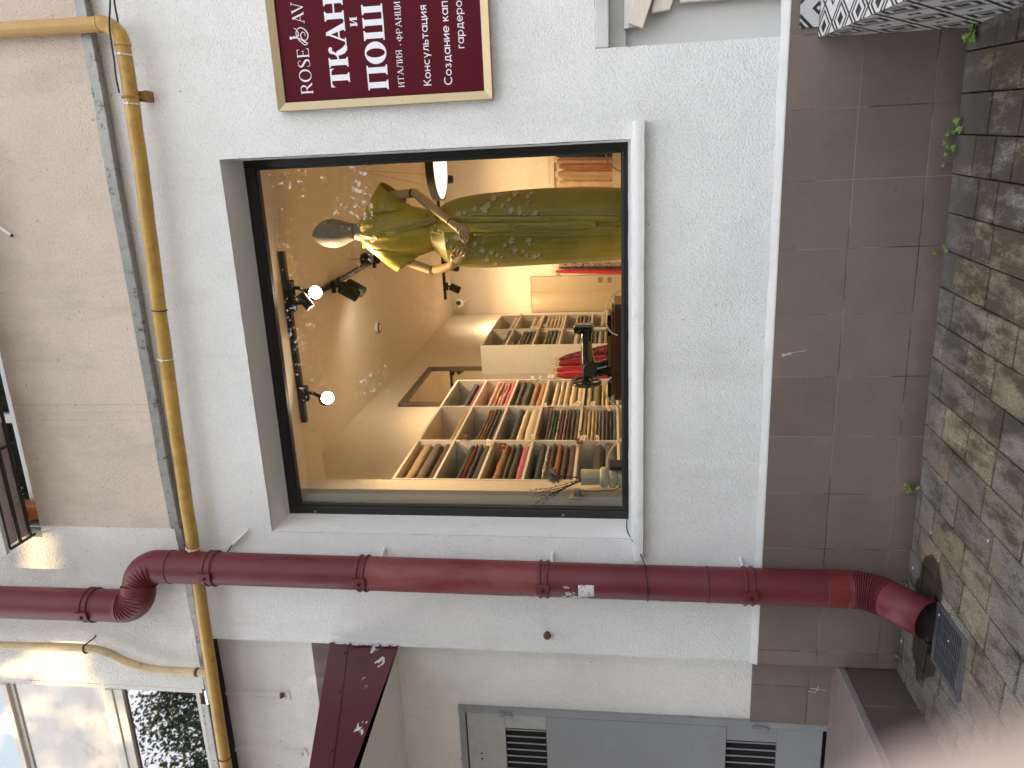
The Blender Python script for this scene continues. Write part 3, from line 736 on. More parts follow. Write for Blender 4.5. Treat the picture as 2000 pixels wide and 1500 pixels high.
def serif_text(text, x0, z0, cap, width, stem, hair, serif, gap=.10, name='lettering'):
    """text set from x0 to x0+width along the sign, cap height in metres"""
    G = Glyphs(stem, hair, serif); items = []; x = 0.
    for ch in text:
        W, P = G.glyph(ch); items.append((x, P)); x += W+gap
    sx = width/(x-gap); m = MB(); k = 0
    for ox, P in items:
        for poly in P:
            y = -.0292-.00004*(k % 23); k += 1
            m.prism([(x0+(ox+px)*sx, y, z0+py*cap) for px, py in poly], (0,.0012,0))
    return part(m, name, LETT, sg)
def px_line(xb, xt, ya, yb):
    a, b = atY(xb, ya, -.03), atY(xb, yb, -.03); c = atY(xt, ya, -.03)
    return a.x, a.z, c.z-a.z, b.x-a.x
def line(text, xb, xt, ya, yb, *k, z=None, **kw):
    X, Z, H, Wd = px_line(xb, xt, ya, yb); return serif_text(text, X, Z, H, Wd, *k, **kw)
line('ROSE', 611.5, 588.5, 182.5, 93, .13, .04, .06, gap=.13)
line('AV', 594.5, 571.5, 45.5, 3, .14, .035, .05, gap=-.06)
line('ТКАН', 684.5, 647, 168.5, -12, .27, .062, .085, gap=.055)
line('И', 698, 684, 51, 32.5, .27, .07, .08)
line('ПОШ', 759.5, 719.5, 174, 5.5, .27, .062, .085, gap=.055)
line('ИТАЛИЯ', 790, 778.5, 170, 97, .13, .05, .05, gap=.10)
line('·', 788, 776.5, 89, 85, .13, .05, .05)
line('ФРАНЦИ', 786.5, 775, 80.5, 2, .13, .05, .05, gap=.10)
def sans_glyph(s, ch):
    """plain geometric letters, one stroke weight; cap height 1, x height .70"""
    s.polys = []; w, X = .115, .70; r = X/2
    O = lambda cx, rx=.35: s.ring(cx, r, rx, r, w, w)
    if ch == 'К': W = .66; s.rect(0,0,w*1.1,1); s.line((w,.45),(.60,.97),w); s.line((.22,.60),(.64,.02),w)
    elif ch == 'к': W = .52; s.rect(0,0,w,X); s.line((w,.32),(.46,X-.03),w); s.line((.18,.42),(.50,.03),w)
    elif ch == 'С': W = .86; s.ring(.5,.5,.5,.51,w*1.05,w*1.05,48,312,40)
    elif ch == 'о': W = .70; O(.35)
    elif ch == 'н': W = .58; s.rect(0,0,w,X); s.rect(W-w,0,W,X); s.rect(w,r-w/2,W-w,r+w/2)
    elif ch == 'с': W = .62; s.ring(.35,r,.35,r,w,w,50,310,30)
    elif ch == 'у': W = .60; s.line((.05,X),(.32,.02),w); s.line((.56,X),(.22,-.24),w)
    elif ch == 'л': W = .60; s.rect(W-w,0,W,X); s.rect(.18,X-w,W,X); s.line((.235,X-.02),(.16,.16),w); s.line((.17,.14),(.02,.055),w*.95)
    elif ch == 'ь': W = .54; s.rect(0,0,w,X); s.rect(w,0,.32,w); s.rect(w,.38-w*.4,.32,.38+w*.6); s.ring(.32,.22,.22,.22,w,w,-90,90,18)
    elif ch == 'т': W = .56; s.rect(0,X-w,W,X); s.rect(W/2-w/2,0,W/2+w/2,X-w)
    elif ch == 'а': W = .72; O(.35); s.rect(W-w,0,W,X)
    elif ch == 'ц': W = .62; s.rect(0,0,w,X); s.rect(.46,0,.46+w,X); s.rect(0,0,W+.04,w); s.rect(W-.07,-.16,W+.04,0)
    elif ch == 'и': W = .60; s.rect(0,0,w,X); s.rect(W-w,0,W,X); s.line((w*.6,.06),(W-w*.6,X-.06),w)
    elif ch == 'я': W = .55; s.rect(W-w,0,W,X); s.rect(.24,X-w,W,X); s.rect(.24,.27,W,.27+w); s.ring(.24,.485,.215,.215,w,w,90,270,18); s.line((.30,.29),(.06,.0),w)
    elif ch == 'з': W = .50; s.ring(.22,.52,.22,.185,w,w,-90,150,20); s.ring(.23,.19,.25,.20,w,w,-150,90,20)
    elif ch == 'д': W = .70; s.rect(.06,0,W,w); s.rect(.50,w,.50+w,X); s.rect(.20,X-w,.60,X); s.line((.255,X-.03),(.16,w),w); s.rect(.02,-.15,.02+w,w); s.rect(W-w+.02,-.15,W+.02,w)
    elif ch == 'е': W = .70; s.ring(.35,r,.35,r,w,w,0,318,34); s.rect(.07,r-w/2,.69,r+w*.45)
    elif ch == 'п': W = .56; s.rect(0,0,w,X-w); s.rect(W-w,0,W,X-w); s.rect(0,X-w,W,X)
    elif ch == 'г': W = .40; s.rect(0,0,w,X); s.rect(w,X-w,W,X)
    elif ch == 'р': W = .70; O(.35); s.rect(0,-.26,w,X)
    else: W = .22
    return W, list(s.polys)
def sans(text, xb, xt, ya, yb, capk):
    X, Z, H, Wd = px_line(xb, xt, ya, yb); cap = H/capk; G = Glyphs(.1,.05,.05); items = []; x = 0.
    for ch in text:
        W, P = sans_glyph(G, ch); items.append((x, P)); x += W+.125
    sx = Wd/(x-.125); m = MB(); k = 0
    for ox, P in items:
        for poly in P:
            y = -.0292-.00004*(k % 23); k += 1
            m.prism([(X+(ox+a)*sx, y, Z+b*cap) for a, b in poly], (0,.0012,0))
    return part(m, 'lettering', LETT, sg)
sans('Консультация', 842.5, 827.5, 166.5, 9, 1.)
sans('Создание кап', 883.5, 868, 165, 1, 1.)
sans('гардеро', 907, 896, 93.5, 0, .70)
# the ornament between the two words of the name: a needlewoman's swirl
X, Z, H, Wd = px_line(604, 566, 87, 52)
om = Glyphs(.1,.04,.05); om.curve([(.08,.06),(.0,.2),(.12,.36),(.38,.55),(.72,.62),(.98,.42),(.86,.16),(.55,.02),(.28,.12),(.30,.30),(.52,.40),(.72,.30),(.66,.18),(.5,.17)], [.03,.05,.04,.05,.03,.05,.06,.05,.04,.03,.05,.04,.03,.02])
om.curve([(.08,.06),(.16,.2),(.34,.42),(.44,.62),(.46,.74)], [.03,.08,.05,.05,.10]); om.curve([(.40,.64),(.62,.50),(.9,.60),(.98,.72)], [.05,.05,.04,.02]); om.ring(.44,.90,.085,.08,.084,.079,n=14); om.rect(.39,.68,.53,.80)
m = MB()
for k, poly in enumerate(om.polys): m.prism([(X+px*Wd, -.0292-.00004*(k % 23), Z+py*H) for px, py in poly], (0,.0012,0))
part(m, 'ornament', LETT, sg)

# ---------------------------------------------------------------- canopy over the bay
cn = thing('door_canopy', 'maroon sheet metal canopy with chipped paint over the grey door', 'canopy', (-.9,-.4,2.9))
CX = -.383
def roofz(y): return 3.098+.272*y
YE = -1.55
q = MB(); q.prism([(CX,.10,2.70),(CX,.0,2.692),(CX,-.93,2.645),(CX,YE,2.615),(CX,YE,roofz(YE)-.105),(CX,.0,roofz(0)-.105),(CX,.10,roofz(.1)-.105)], (-.006,0,0)); part(q, 'cheek', MAROON, cn)
q = MB(); q.prism([(CX+.007,-.003,roofz(0)-.11),(CX+.007,-.003,roofz(0)+.004),(CX+.007,YE-.02,roofz(YE)),(CX+.007,YE-.02,roofz(YE)-.11)], (-.03,0,0)); part(q, 'verge_trim', MAROON, cn, bevel=.002)
q = MB(); q.prism([(CX-.023,.105,roofz(.1)-.012),(CX-.023,YE,roofz(YE)-.012),(CX-.023,YE,roofz(YE)-.025),(CX-.023,.105,roofz(.1)-.025)], (-2.2,0,0)); part(q, 'roof_sheet', MAROON, cn)
q = MB(); q.box((CX-.02,.092,3.135),(CX-2.2,.1015,3.262)); part(q, 'wall_flashing', mat('dusty_maroon', (.10,.055,.06), .5, var=.2, vscale=8, dirt=(.2,.15,.15), dscale=6, dlo=.5, dhi=.8), cn)
q = MB(); q.prism([(CX-.0065,.104,2.742),(CX-.0065,YE+.02,2.63),(CX-.0065,YE+.02,2.655),(CX-.0065,.104,2.765)], (-2.19,0,0)); part(q, 'soffit', W_ALC, cn)
for y, z in ((-.10,roofz(-.1)-.094),(-.42,roofz(-.42)-.094),(-.83,roofz(-.83)-.094)):
    q = MB(); q.lathe([(.007,0),(.007,.004),(.004,.006),(0,.0065)], 10, Matrix.Translation((CX+.007,y,z)), 'X'); part(q, 'rivet', mat('dark_rivet', (.02,.008,.01), .5), cn)
def chip(y, z, s, seed, x=CX+.0008, m=None):
    rnd = random.Random(seed); q = MB()
    for k in range(7):
        cy, cz = y+rnd.gauss(0,s*.55), z+rnd.gauss(0,s*.3); a = rnd.uniform(.2,.8)*s; n = 7; rot = rnd.uniform(-.5,.2)
        P = [(math.cos(2*math.pi*i/n)*a*rnd.uniform(.5,1.2), math.sin(2*math.pi*i/n)*a*.28*rnd.uniform(.5,1.2)) for i in range(n)]
        q.prism([(x+.0002*k, cy+u*math.cos(rot)-w*math.sin(rot), cz+u*math.sin(rot)+w*math.cos(rot)) for u, w in P], (.0008,0,0))
    part(q, 'paint_chip', m or PAPER, cn)
chip(-.14,2.745,.045,3); chip(-.67,2.69,.035,5); chip(-.30,2.80,.012,8); chip(-.36,2.765,.012,9); chip(-.03,2.82,.05,11)
q = MB()
for k in range(26):
    z = 2.70+.38*k/26
    if mnoise.noise(Vector((k*.7,3,1))) > -.25: q.box((CX+.0085,-.001,z),(CX+.0095,-.02-.012*abs(mnoise.noise(Vector((k*.9,7,1)))),z+.0147))
part(q, 'caulk_strip', PAPER, cn)

# old anchor strips left on the bay wall above the canopy
for k, (x, z0, lab) in enumerate(((-.846,3.46,'rusted bracket remnant with a screw on a painted strip nearest the downpipe'), (-1.268,3.40,'painted strip with peeling paint on the bay wall, farther left'))):
    s = thing('wall_strip', lab, 'strip', (x,.1,z0))
    q = MB()
    def fn(u, v, x=x, z0=z0):
        n = mnoise.noise(Vector((u*9,v*20,x)))*.004
        return (x-.022+.044*v+n, .1075-.022*math.sin(math.pi*v)*(1 if .02<u<.98 else .2), z0+(3.92-z0)*u+n)
    q.grid(fn, 50, 6); part(q, 'mortar_strip', W_UPW, s, smooth=50)
    q = MB(); q.lathe([(0,.0),(.02,.0),(.017,-.012),(.004,-.035),(0,-.036)], 6, Matrix.Translation((x+.01,.1,z0+.035)), 'Y')
    if k == 0: part(q, 'screw', RUST, s)
    q = MB(); q.prism([(x-.03,.103,z0-.01),(x+.028,.100,z0-.006),(x+.036,.092,z0+.02),(x+.02,.095,z0+.045),(x-.02,.1,z0+.03)], (0,.003,0)); part(q, 'paint_flake', PLAST, s)

# ---------------------------------------------------------------- landing in front of the door
ld = thing('door_landing', 'brown tiled landing block with a worn metal edge below the grey door', 'landing', (-1.2,-.7,0))
YL = -1.5
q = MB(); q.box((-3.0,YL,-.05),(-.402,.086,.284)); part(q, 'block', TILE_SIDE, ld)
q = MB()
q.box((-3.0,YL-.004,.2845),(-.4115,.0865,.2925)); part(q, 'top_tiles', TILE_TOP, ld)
q = MB()
def edg(u, v):
    y = .085+(YL-.085)*u; n = mnoise.noise(Vector((y*7,1,1)))*.0015
    P = [(-.411,.2945),(-.398,.2955),(-.3965,.293),(-.3965,.262),(-.399,.2615)]
    a = P[round(v*4)]; return (a[0]+n, y, a[1]+n)
q.grid(edg, 60, 4); part(q, 'metal_edge', mat('worn_aluminium', (.30,.27,.255), .5, .4, var=.3, vscale=20, dirt=(.12,.1,.09), dscale=20), ld, smooth=40)

# ---------------------------------------------------------------- tiled ramp at the right
def geo_tile(name, axes, per=(.141,.141), white=(.60,.585,.57), black=(.014,.014,.015), skew=0., ring=(.13,.30,.37)):
    m, nt, b = nodes_of(name); g = NT(nt); co = g.coord(); s = g.sep(co)
    p, q = s[axes[0]], s[axes[1]]
    if skew: q = g.math('ADD', q, g.math('MULTIPLY', p, skew))
    def fr(v, pr): return g.math('ABSOLUTE', g.math('SUBTRACT', g.math('FRACT', g.math('ADD', g.math('DIVIDE', v, pr), 50.)), .5))
    d = g.math('ADD', fr(p, per[0]), fr(q, per[1]))
    r1 = g.ramp(d, [(.0, 1.), (ring[0], 1.), (ring[0]+.012, 0.), (ring[1], 0.), (ring[1]+.012, 1.), (ring[2], 1.), (ring[2]+.012, 0.), (.455, 0.), (.465, 1.), (.545, 1.), (.555, 0.), (.66, 0.), (.67,.0), (.86, 0.), (.87, 1.), (.95,1.), (.955,0.)])
    c = g.mix(r1, white, black)
    c = g.mix(1., c, g.ramp(g.noise(9, 7, .7, co), [(.3, .85), (.7, 1.03)]), 'MULTIPLY')
    g.l(c, b.inputs['Base Color']); b.inputs['Roughness'].default_value = .35
    return m
GT_SIDE = geo_tile('patterned_tile_side', (1,2), (.21,.21), skew=-.155, ring=(.15,.25,.37))
GT_TOP = geo_tile('patterned_tile_top', (0,1), (.165,.15), ring=(.16,.30,.39))
GT_RIS = geo_tile('patterned_tile_riser', (0,2), (.20,.20), ring=(.10,.30,.40), white=(.50,.50,.50))
rp = thing('entrance_ramp', 'sloping entrance ramp clad in black and white diamond patterned tiles', 'ramp', (3.2,-.9,0))
RX, sl_ = 2.688, .155
ry = lambda y: .593+sl_*y
q = MB(); q.prism([(RX,-.023,-.03),(RX,-.023,ry(-.023)-.004),(RX,-2.6,ry(-2.6)-.004),(RX,-2.6,-.03)], (.012,0,0)); part(q, 'side_tiles', GT_SIDE, rp)
q = MB(); q.prism([(RX+.0125,-.024,-.03),(RX+.0125,-.024,ry(-.024)-.012),(RX+.0125,-2.6,ry(-2.6)-.012),(RX+.0125,-2.6,-.03)], (2.2,0,0)); part(q, 'core', PLAST, rp)
q = MB(); q.prism([(RX-.002,-.024,ry(-.024)-.0035),(RX-.002,-.024,ry(-.024)+.005),(RX-.002,-2.6,ry(-2.6)+.005),(RX-.002,-2.6,ry(-2.6)-.0035)], (2.2,0,0)); part(q, 'top_tiles', GT_TOP, rp)
q = MB(); q.box((2.728,-.034,ry(0)+.002),(4.6,-.0235,.664)); q.box((2.728,-.034,.6645),(4.6,.118,.672)); part(q, 'riser_tiles', GT_RIS, rp, bevel=.001)
# folding table lying in the niche
tb = thing('folded_table', 'cream wooden folding table stored in the wall niche', 'table', (2.95,.05,.7))
q = MB()
for a, b, w, d in (((2.80,.03,1.372),(3.2,.03,1.21),.075,.03),):
    A, B = Vector(a), Vector(b); n = Vector((-(B-A).z,0,(B-A).x)).normalized()*w/2
    q.prism([A+n*.4+Vector((0,0,.0)), A-n*1.4, B-n, B+n], (0,d,0))
part(q, 'top_board', CREAMP, tb, bevel=.002)
q = MB(); q.prism([(2.787,.06,1.405),(2.80,.06,1.33),(3.3,.06,1.28),(3.3,.06,1.39)], (0,.02,0)); part(q, 'apron', mat('white_wood', (.70,.69,.67), .5), tb, bevel=.002)
q = MB(); q.prism([(2.845,.058,1.285),(2.853,.058,1.205),(2.96,.058,1.165),(2.96,.058,1.26)], (0,.03,0)); part(q, 'leg', CREAMP, tb, bevel=.002)
q = MB(); q.box((2.83,.06,.674),(3.1,.10,.70)); q.box((2.88,.063,.7005),(3.1,.095,1.16)); part(q, 'foot', CREAMP, tb, bevel=.002)
# ---------------------------------------------------------------- pavement of concrete pavers
def paver_mat():
    m, nt, b = nodes_of('concrete_paver'); g = NT(nt); co = g.coord(); s = g.sep(co)
    a = g.n('ShaderNodeAttribute', attribute_name='Col')
    c = a.outputs['Color']
    c = g.mix(1., c, g.ramp(g.noise(5, 7, .7, co), [(.28, .55), (.72, 1.25)]), 'MULTIPLY')
    c = g.mix(1., c, g.ramp(g.noise(260, 3, .65, co), [(.34, .22), (.52, 1.0), (.68, 2.0)]), 'MULTIPLY')
    ochre = g.math('MULTIPLY', g.ramp(g.noise(3.4, 6, .7, co), [(.42, 0.), (.66, 1.)]), .42)
    c = g.mix(ochre, c, (.165,.122,.062))
    # mossy grime with painted shade deepening towards the ramp, grey run-off along the wall
    mx_ = g.math('MINIMUM', g.math('MAXIMUM', g.math('MULTIPLY', g.math('SUBTRACT', s[0], .7), .085), -.03), .13)
    moss_shade = g.math('MULTIPLY', g.ramp(g.math('ADD', g.noise(4.2, 8, .72, g.scale(co, (2.2,.8,1))), mx_), [(.48, 0.), (.62, 1.)]), .85)
    c = g.mix(moss_shade, c, (.042,.034,.021))
    edge = g.ramp(g.math('ADD', g.math('MULTIPLY', s[1], -1.), g.math('MULTIPLY', g.noise(7, 5, .7, co), .16)), [(.12, 1.), (.36, 0.)])
    c = g.mix(g.math('MULTIPLY', edge, .5), c, (.135,.135,.135))
    # wet patch where the downpipe lets go
    dx = g.math('SUBTRACT', s[0], .07); dy = g.math('ADD', s[1], .27)
    rr = g.math('SQRT', g.math('ADD', g.math('MULTIPLY', g.math('MULTIPLY', dx, dx), 1.0), g.math('MULTIPLY', g.math('MULTIPLY', dy, dy), 4.2)))
    rr = g.math('ADD', rr, g.math('MULTIPLY', g.math('SUBTRACT', g.noise(6, 5, .7, co), .5), .35))
    wet = g.ramp(rr, [(.32, 1.), (.345, 0.)])
    c = g.mix(g.math('MULTIPLY', wet, .85), c, (.020,.016,.011))
    dots = g.math('MULTIPLY', g.ramp(g.noise(48, 1, .4, co), [(.765, 0.), (.785, 1.)]), .8)
    c = g.mix(dots, c, (.02,.018,.015))
    g.l(c, b.inputs['Base Color'])
    g.l(g.ramp(wet, [(0., .88), (1., .4)]), b.inputs['Roughness']); b.inputs['Specular IOR Level'].default_value = .3
    g.l(g.bump(g.math('ADD', g.noise(300, 3, .7, co), g.math('MULTIPLY', g.noise(35, 3, .6, co), .6)), .7, .004), b.inputs['Normal'])
    return m
PAV = paver_mat()
rnd = random.Random(21)
pv = MB(); pc = []
KX = .0655
palette = [(.160,.140,.112), (.170,.146,.108), (.140,.126,.104), (.180,.152,.104), (.130,.117,.10), (.150,.140,.126), (.150,.128,.098), (.19,.16,.115)]
G_ = .0055
def paver(s0, s1, t0, t1):
    """one bevelled stone; s across, t along the course (t=0 at the wall)"""
    h = rnd.uniform(-.0018,.0018); c = Vector(rnd.choice(palette))*rnd.uniform(1.2,1.75)
    tx, ty = rnd.uniform(-.004,.004), rnd.uniform(-.004,.004)
    b = .0025; vs = []
    for e, z in ((0,-.06),(0,-.003),(b,0)):
        for s, t in ((s0+e,t0+e),(s1-e,t0+e),(s1-e,t1-e),(s0+e,t1-e)):
            y = -t; x = s + KX*y
            vs.append((x, y-KX*(s-1.), z+h+tx*(s-(s0+s1)/2)*3+ty*(t-(t0+t1)/2)*2))
    pv.add(vs, [(8,9,10,11)]+[(r*4+i, r*4+(i+1)%4, r*4+4+(i+1)%4, r*4+4+i) for r in (0,1) for i in range(4)])
    pc.extend([tuple(c)]*12)
GX0, GX1, GY0, GY1 = -.078, .228, -.668, -.366     # drain grate
k0 = -30
while .478+.1625*k0 < 6.5:
    s0 = .478+.1625*k0+G_/2; s1 = s0+.1625-G_; k0 += 1
    t = -.25+rnd.choice([0,.06,.1,.14])
    while t < 4.6:
        L = rnd.choice([.158,.236,.236,.315,.315])
        t0, t1 = t+.008, t+L-.008; t += L
        xa, xb_ = s0-KX*t1, s1-KX*t0; ya, yb_ = -t1, -t0
        if xb_ > GX0+.012 and xa < GX1-.012 and yb_ > GY0+.012 and ya < GY1-.012:
            # cut round the grate
            sA = max(s0, min(s1, GX0+KX*.5)); sB = max(s0, min(s1, GX1+KX*.5))
            if sA-s0 > .012: paver(s0, sA-.002, t0, t1)
            if s1-sB > .012: paver(sB+.002, s1, t0, t1)
            if sB-sA > .02:
                if -GY1-t0 > .012: paver(sA, sB, t0, -GY1-.002)
                if t1+GY0 > .012: paver(sA, sB, -GY0+.002, t1)
            continue
        paver(s0, s1, t0, t1)
pv.c = pc
tag(pv.build('pavement', PAV, bevel=0), kind='structure')
q = MB(); q.box((-9,-4.75,-.2),(12,1.,-.034))
tag(q.build('paving_joints', mat('joint_sand', (.014,.012,.009), .95, var=.4, vscale=12, dirt=(.045,.05,.018), dscale=9, dlo=.5, dhi=.62)), kind='structure')
q = MB(); q.box((-150,-150,-.4),(150,150,-.205)); tag(q.build('ground', mat('pale_street_paving', (.44,.47,.50), .9, var=.15, bump=.4, bscale=60)), kind='structure')
# drain grate
gr = thing('drain_grate', 'grey plastic drain grate set in the pavers under the downpipe mouth', 'drain grate', (.075,-.517,0))
GRY = mat('grey_grate_plastic', (.085,.088,.098), .45, var=.2, vscale=30, dirt=(.05,.045,.035), dscale=30, dlo=.55, dhi=.75)
KG = Matrix(((1,0,0,0),(0,1,0,0),(0,0,1,0),(0,0,0,1)))
q = MB(); w = .022; zt = .005
q.box((GX0,GY0,-.03),(GX0+w,GY1,zt)); q.box((GX1-w,GY0,-.03),(GX1,GY1,zt)); q.box((GX0+w,GY1-w,-.03),(GX1-w,GY1,zt-.0003)); q.box((GX0+w,GY0,-.03),(GX1-w,GY0+w,zt-.0003)); part(q, 'frame', GRY, gr, bevel=.002)
q = MB(); n = 17; yy0, yy1 = GY0+w, GY1-w
for i in range(n):
    y = yy0+(yy1-yy0)*(i+.5)/n; q.box((GX0+w,y-.0024,zt-.003),(GX1-w,y+.0024,zt-.001))
for i in range(1,4):
    x = GX0+w+(GX1-GX0-2*w)*i/4; q.box((x-.0018,yy0,zt-.0032),(x+.0018,yy1,zt-.0006))
part(q, 'bars', GRY, gr)
q = MB(); q.box((GX0+.004,GY0+.004,-.0285),(GX1-.004,GY1-.004,-.028)); part(q, 'pit', DARK, gr)
# small litter: pale petals and chips on pavers and grate
for k, (px, py, lab) in enumerate(((1888,42,'white petal on the dark pavers at the foot of the ramp'), (1784,1109,'pale chip lying on the pavers beside the downpipe elbow'), (1931,1056,'pale petal on the pavers right of the drain grate'), (1819,1040,'pinkish petal on the grey pavers near the wall'), (1835,1201,'pale seed lying on the corner of the drain grate'), (1853,1252,'white crumb in the middle of the drain grate'), (1761,1252,'small white crumb under the downpipe mouth'))):
    P = atZ(px, py, .006); q = MB(); a = rnd.uniform(0,6); s = .006 if k else .009
    q.lathe([(0,0),(s*.6,.001),(s,.002),(s*.5,.0045),(0,.005)], 9, Matrix.Translation(P) @ Matrix.Rotation(a,4,'Z') @ Matrix.Diagonal((1.6,.7,1,1)))
    o = q.build('petal', mat('petal_white', (.62,.58,.54), .7) if k != 3 else mat('petal_pink', (.62,.42,.40), .7), smooth=40); tag(o, lab, 'petal', 'petals and crumbs on the ground')

# ---------------------------------------------------------------- weeds in the joint at the foot of the wall
LEAF = mat('weed_leaf', (.13,.22,.045), .5, var=.35, vscale=30, spec=.4, attr=True)
STEM = mat('weed_stem', (.12,.13,.05), .7)
def leaf_shape(q, P, d, up, s, kind, col, cols, rn):
    """a lobed leaf: fan of faces folded along its midrib"""
    d = d.normalized(); sd = d.cross(up).normalized(); nn = sd.cross(d)
    if kind == 'ivy': out = [(0,.0),(.38,-.10),(.52,.22),(.34,.34),(.44,.66),(.20,.62),(.0,1.)]
    else: out = [(0,0),(.30,.10),(.42,.38),(.34,.68),(.16,.88),(0,1.)]
    k = len(q.v); n = len(out)
    for sg_ in (1,-1):
        for u, w in out:
            q.v.append(tuple(P + d*w*s + sd*u*s*sg_ + nn*(abs(u)*.28*s - (w-.4)**2*.25*s))); cols.append(tuple(Vector(col)*rn.uniform(.85,1.15)))
    for sg_ in (0,1):
        b = k+sg_*n
        for i in range(1, n-1): q.f.append((b, b+i, b+i+1) if sg_ == 0 else (b, b+i+1, b+i))
def weed(name, lab, spots, size, kind, seed, spread=.03, hgt=.05, dirs=None, wall=False):
    rn = random.Random(seed); base = spots[0]
    t = thing(name, lab, 'weed', base, 0, 'weeds in the pavement joint')
    fq = MB(); cols = []
    for P in spots:
        for k in range(rn.randint(1,2) if size > .022 else rn.randint(2,3)):
            root = P + Vector((rn.gauss(0,.006), -.004, 0)); root.z = max(0., min(root.z, .01))
            tip = P + Vector((rn.gauss(0,spread*.4), -abs(rn.gauss(.02,.012)), rn.uniform(.3,1)*hgt if not wall else rn.gauss(0,.012)))
            sq = MB(); sq.tube([root, root.lerp(tip,.5)+Vector((0,-.006,.008)), tip], [.0014,.0012,.0009], 5); part(sq, 'stem', STEM, t)
            d = Vector((rn.uniform(-1,1), -.8, rn.uniform(-.5,.3)))
            g_ = rn.uniform(.7,1.25)
            leaf_shape(fq, tip, d, Vector((0,-.55,1)).normalized(), size*rn.uniform(.7,1.25), kind, (.15*g_,.245*g_,.045*g_), cols, rn)
    fq.c = cols
    part(fq, 'leaves', LEAF, t, fixn=False, smooth=180)
WP = lambda px, py, y=-.03: atY(px, py, y)
weed('ivy_plant', 'light green ivy creeping out between the ramp and the brown plinth', [WP(1872,78,-.045),WP(1884,62,-.06),WP(1893,54,-.07),WP(1903,60,-.07),WP(1908,48,-.08),WP(1922,55,-.09),WP(1918,70,-.08),WP(1930,46,-.10),WP(1873,70,-.05),WP(1898,66,-.07)], .036, 'ivy', 3, wall=True)
weed('ivy_plant', 'darker ivy at the foot of the ramp by the photo edge', [WP(1985,40,-.14),WP(1990,50,-.15),WP(1978,45,-.14),WP(1994,32,-.15)], .032, 'ivy', 4, wall=True)
weed('ivy_plant', 'small ivy shoot with rounded leaves against the brown plinth right of the middle', [WP(1860,248),WP(1853,270),WP(1857,283),WP(1847,288),WP(1846,300),WP(1841,316),WP(1850,262),WP(1842,290)], .027, 'ivy', 5, wall=True)
weed('weed_sprout', 'tiny two leaved sprout below the mannequin side of the window', [WP(1833,480),WP(1828,490)], .024, 'round', 6, wall=True)
weed('weed_sprout', 'round leaved sprout standing in the joint below the middle of the window', [WP(1832,702,-.035),WP(1834,722,-.04)], .034, 'round', 7, wall=True)
weed('weed_sprout', 'bright little sprout beside the downpipe elbow, right of it', [WP(1770,943),WP(1774,950),WP(1764,945),WP(1780,948)], .020, 'round', 8, wall=True)
weed('weed_sprout', 'faint sprout half hidden behind the downpipe elbow', [WP(1754,1140),WP(1762,1145),WP(1758,1132)], .018, 'round', 9, wall=True)
weed('weed_sprout', 'mossy sprout at the corner of the plinth and the landing', [WP(1747,1262),WP(1748,1275),WP(1744,1284)], .014, 'round', 10, wall=True)

# ---------------------------------------------------------------- window grille, pot and drain tube high on the beige wall
gl = thing('window_grille', 'dark steel cage grille with pale boards under the upper window', 'window grille', (.9,-.15,4.8))
IRON = mat('dark_iron', (.045,.038,.036), .6, .3, var=.25, vscale=20, dirt=(.09,.06,.045), dscale=20)
BOARD = mat('pinkish_board', (.40,.335,.32), .6, var=.12, vscale=4, dirt=(.12,.10,.09), dscale=8)
zc = 4.795; x0, x1 = .302, 2.5
ys = (-.075, -.15, -.232)
for y in ys:
    q = MB(); q.box((x0,y-.007,zc),(x1,y+.007,zc+.014)); part(q, 'long_bar', IRON, gl, bevel=.001)
for x in (x0, .86, 1.46):
    q = MB(); q.box((x-.007,-.24,zc-.0095),(x+.007,-.051,zc-.0005)); part(q, 'cross_bar', IRON, gl, bevel=.001)
for a, b in ((-.143,-.082),(-.225,-.157)):
    q = MB(); q.box((x0+.012,a,zc+.016),(x1,b,zc+.024)); part(q, 'board', BOARD, gl)
q = MB(); q.box((x0-.02,-.265,zc+.0),(x1,-.242,zc+.20)); part(q, 'front_rail', mat('weathered_white_board', (.55,.54,.52), .7, dirt=(.2,.17,.14), dscale=10), gl)
pot = thing('flower_pot', 'orange flower pot standing on the upper window ledge', 'flower pot', (.395,-.02,4.752))
q = MB(); q.lathe([(.0,.0),(.045,0),(.062,.10),(.066,.10),(.066,.125),(.058,.125),(.05,.11),(0,.105)], 20, Matrix.Translation((.43,-.012,4.7505)), cap=False); part(q, 'pot', mat('orange_glaze', (.35,.10,.02), .3), pot, smooth=50)
tb_ = thing('drain_tube', 'short white plastic drain tube poking down in front of the beige wall', 'tube', (2.05,-.08,4.55))
q = MB(); q.tube([(1.995,-.075,4.503),(2.03,-.075,4.552),(2.10,-.07,4.64),(2.16,-.06,4.73)], .0075, 12); part(q, 'tube', WTIE, tb_, smooth=60)
q = MB(); q.tube([(1.994,-.0752,4.5016),(1.9985,-.0751,4.508)], .0082, 12); part(q, 'tube_end', BLKC, tb_, smooth=60)

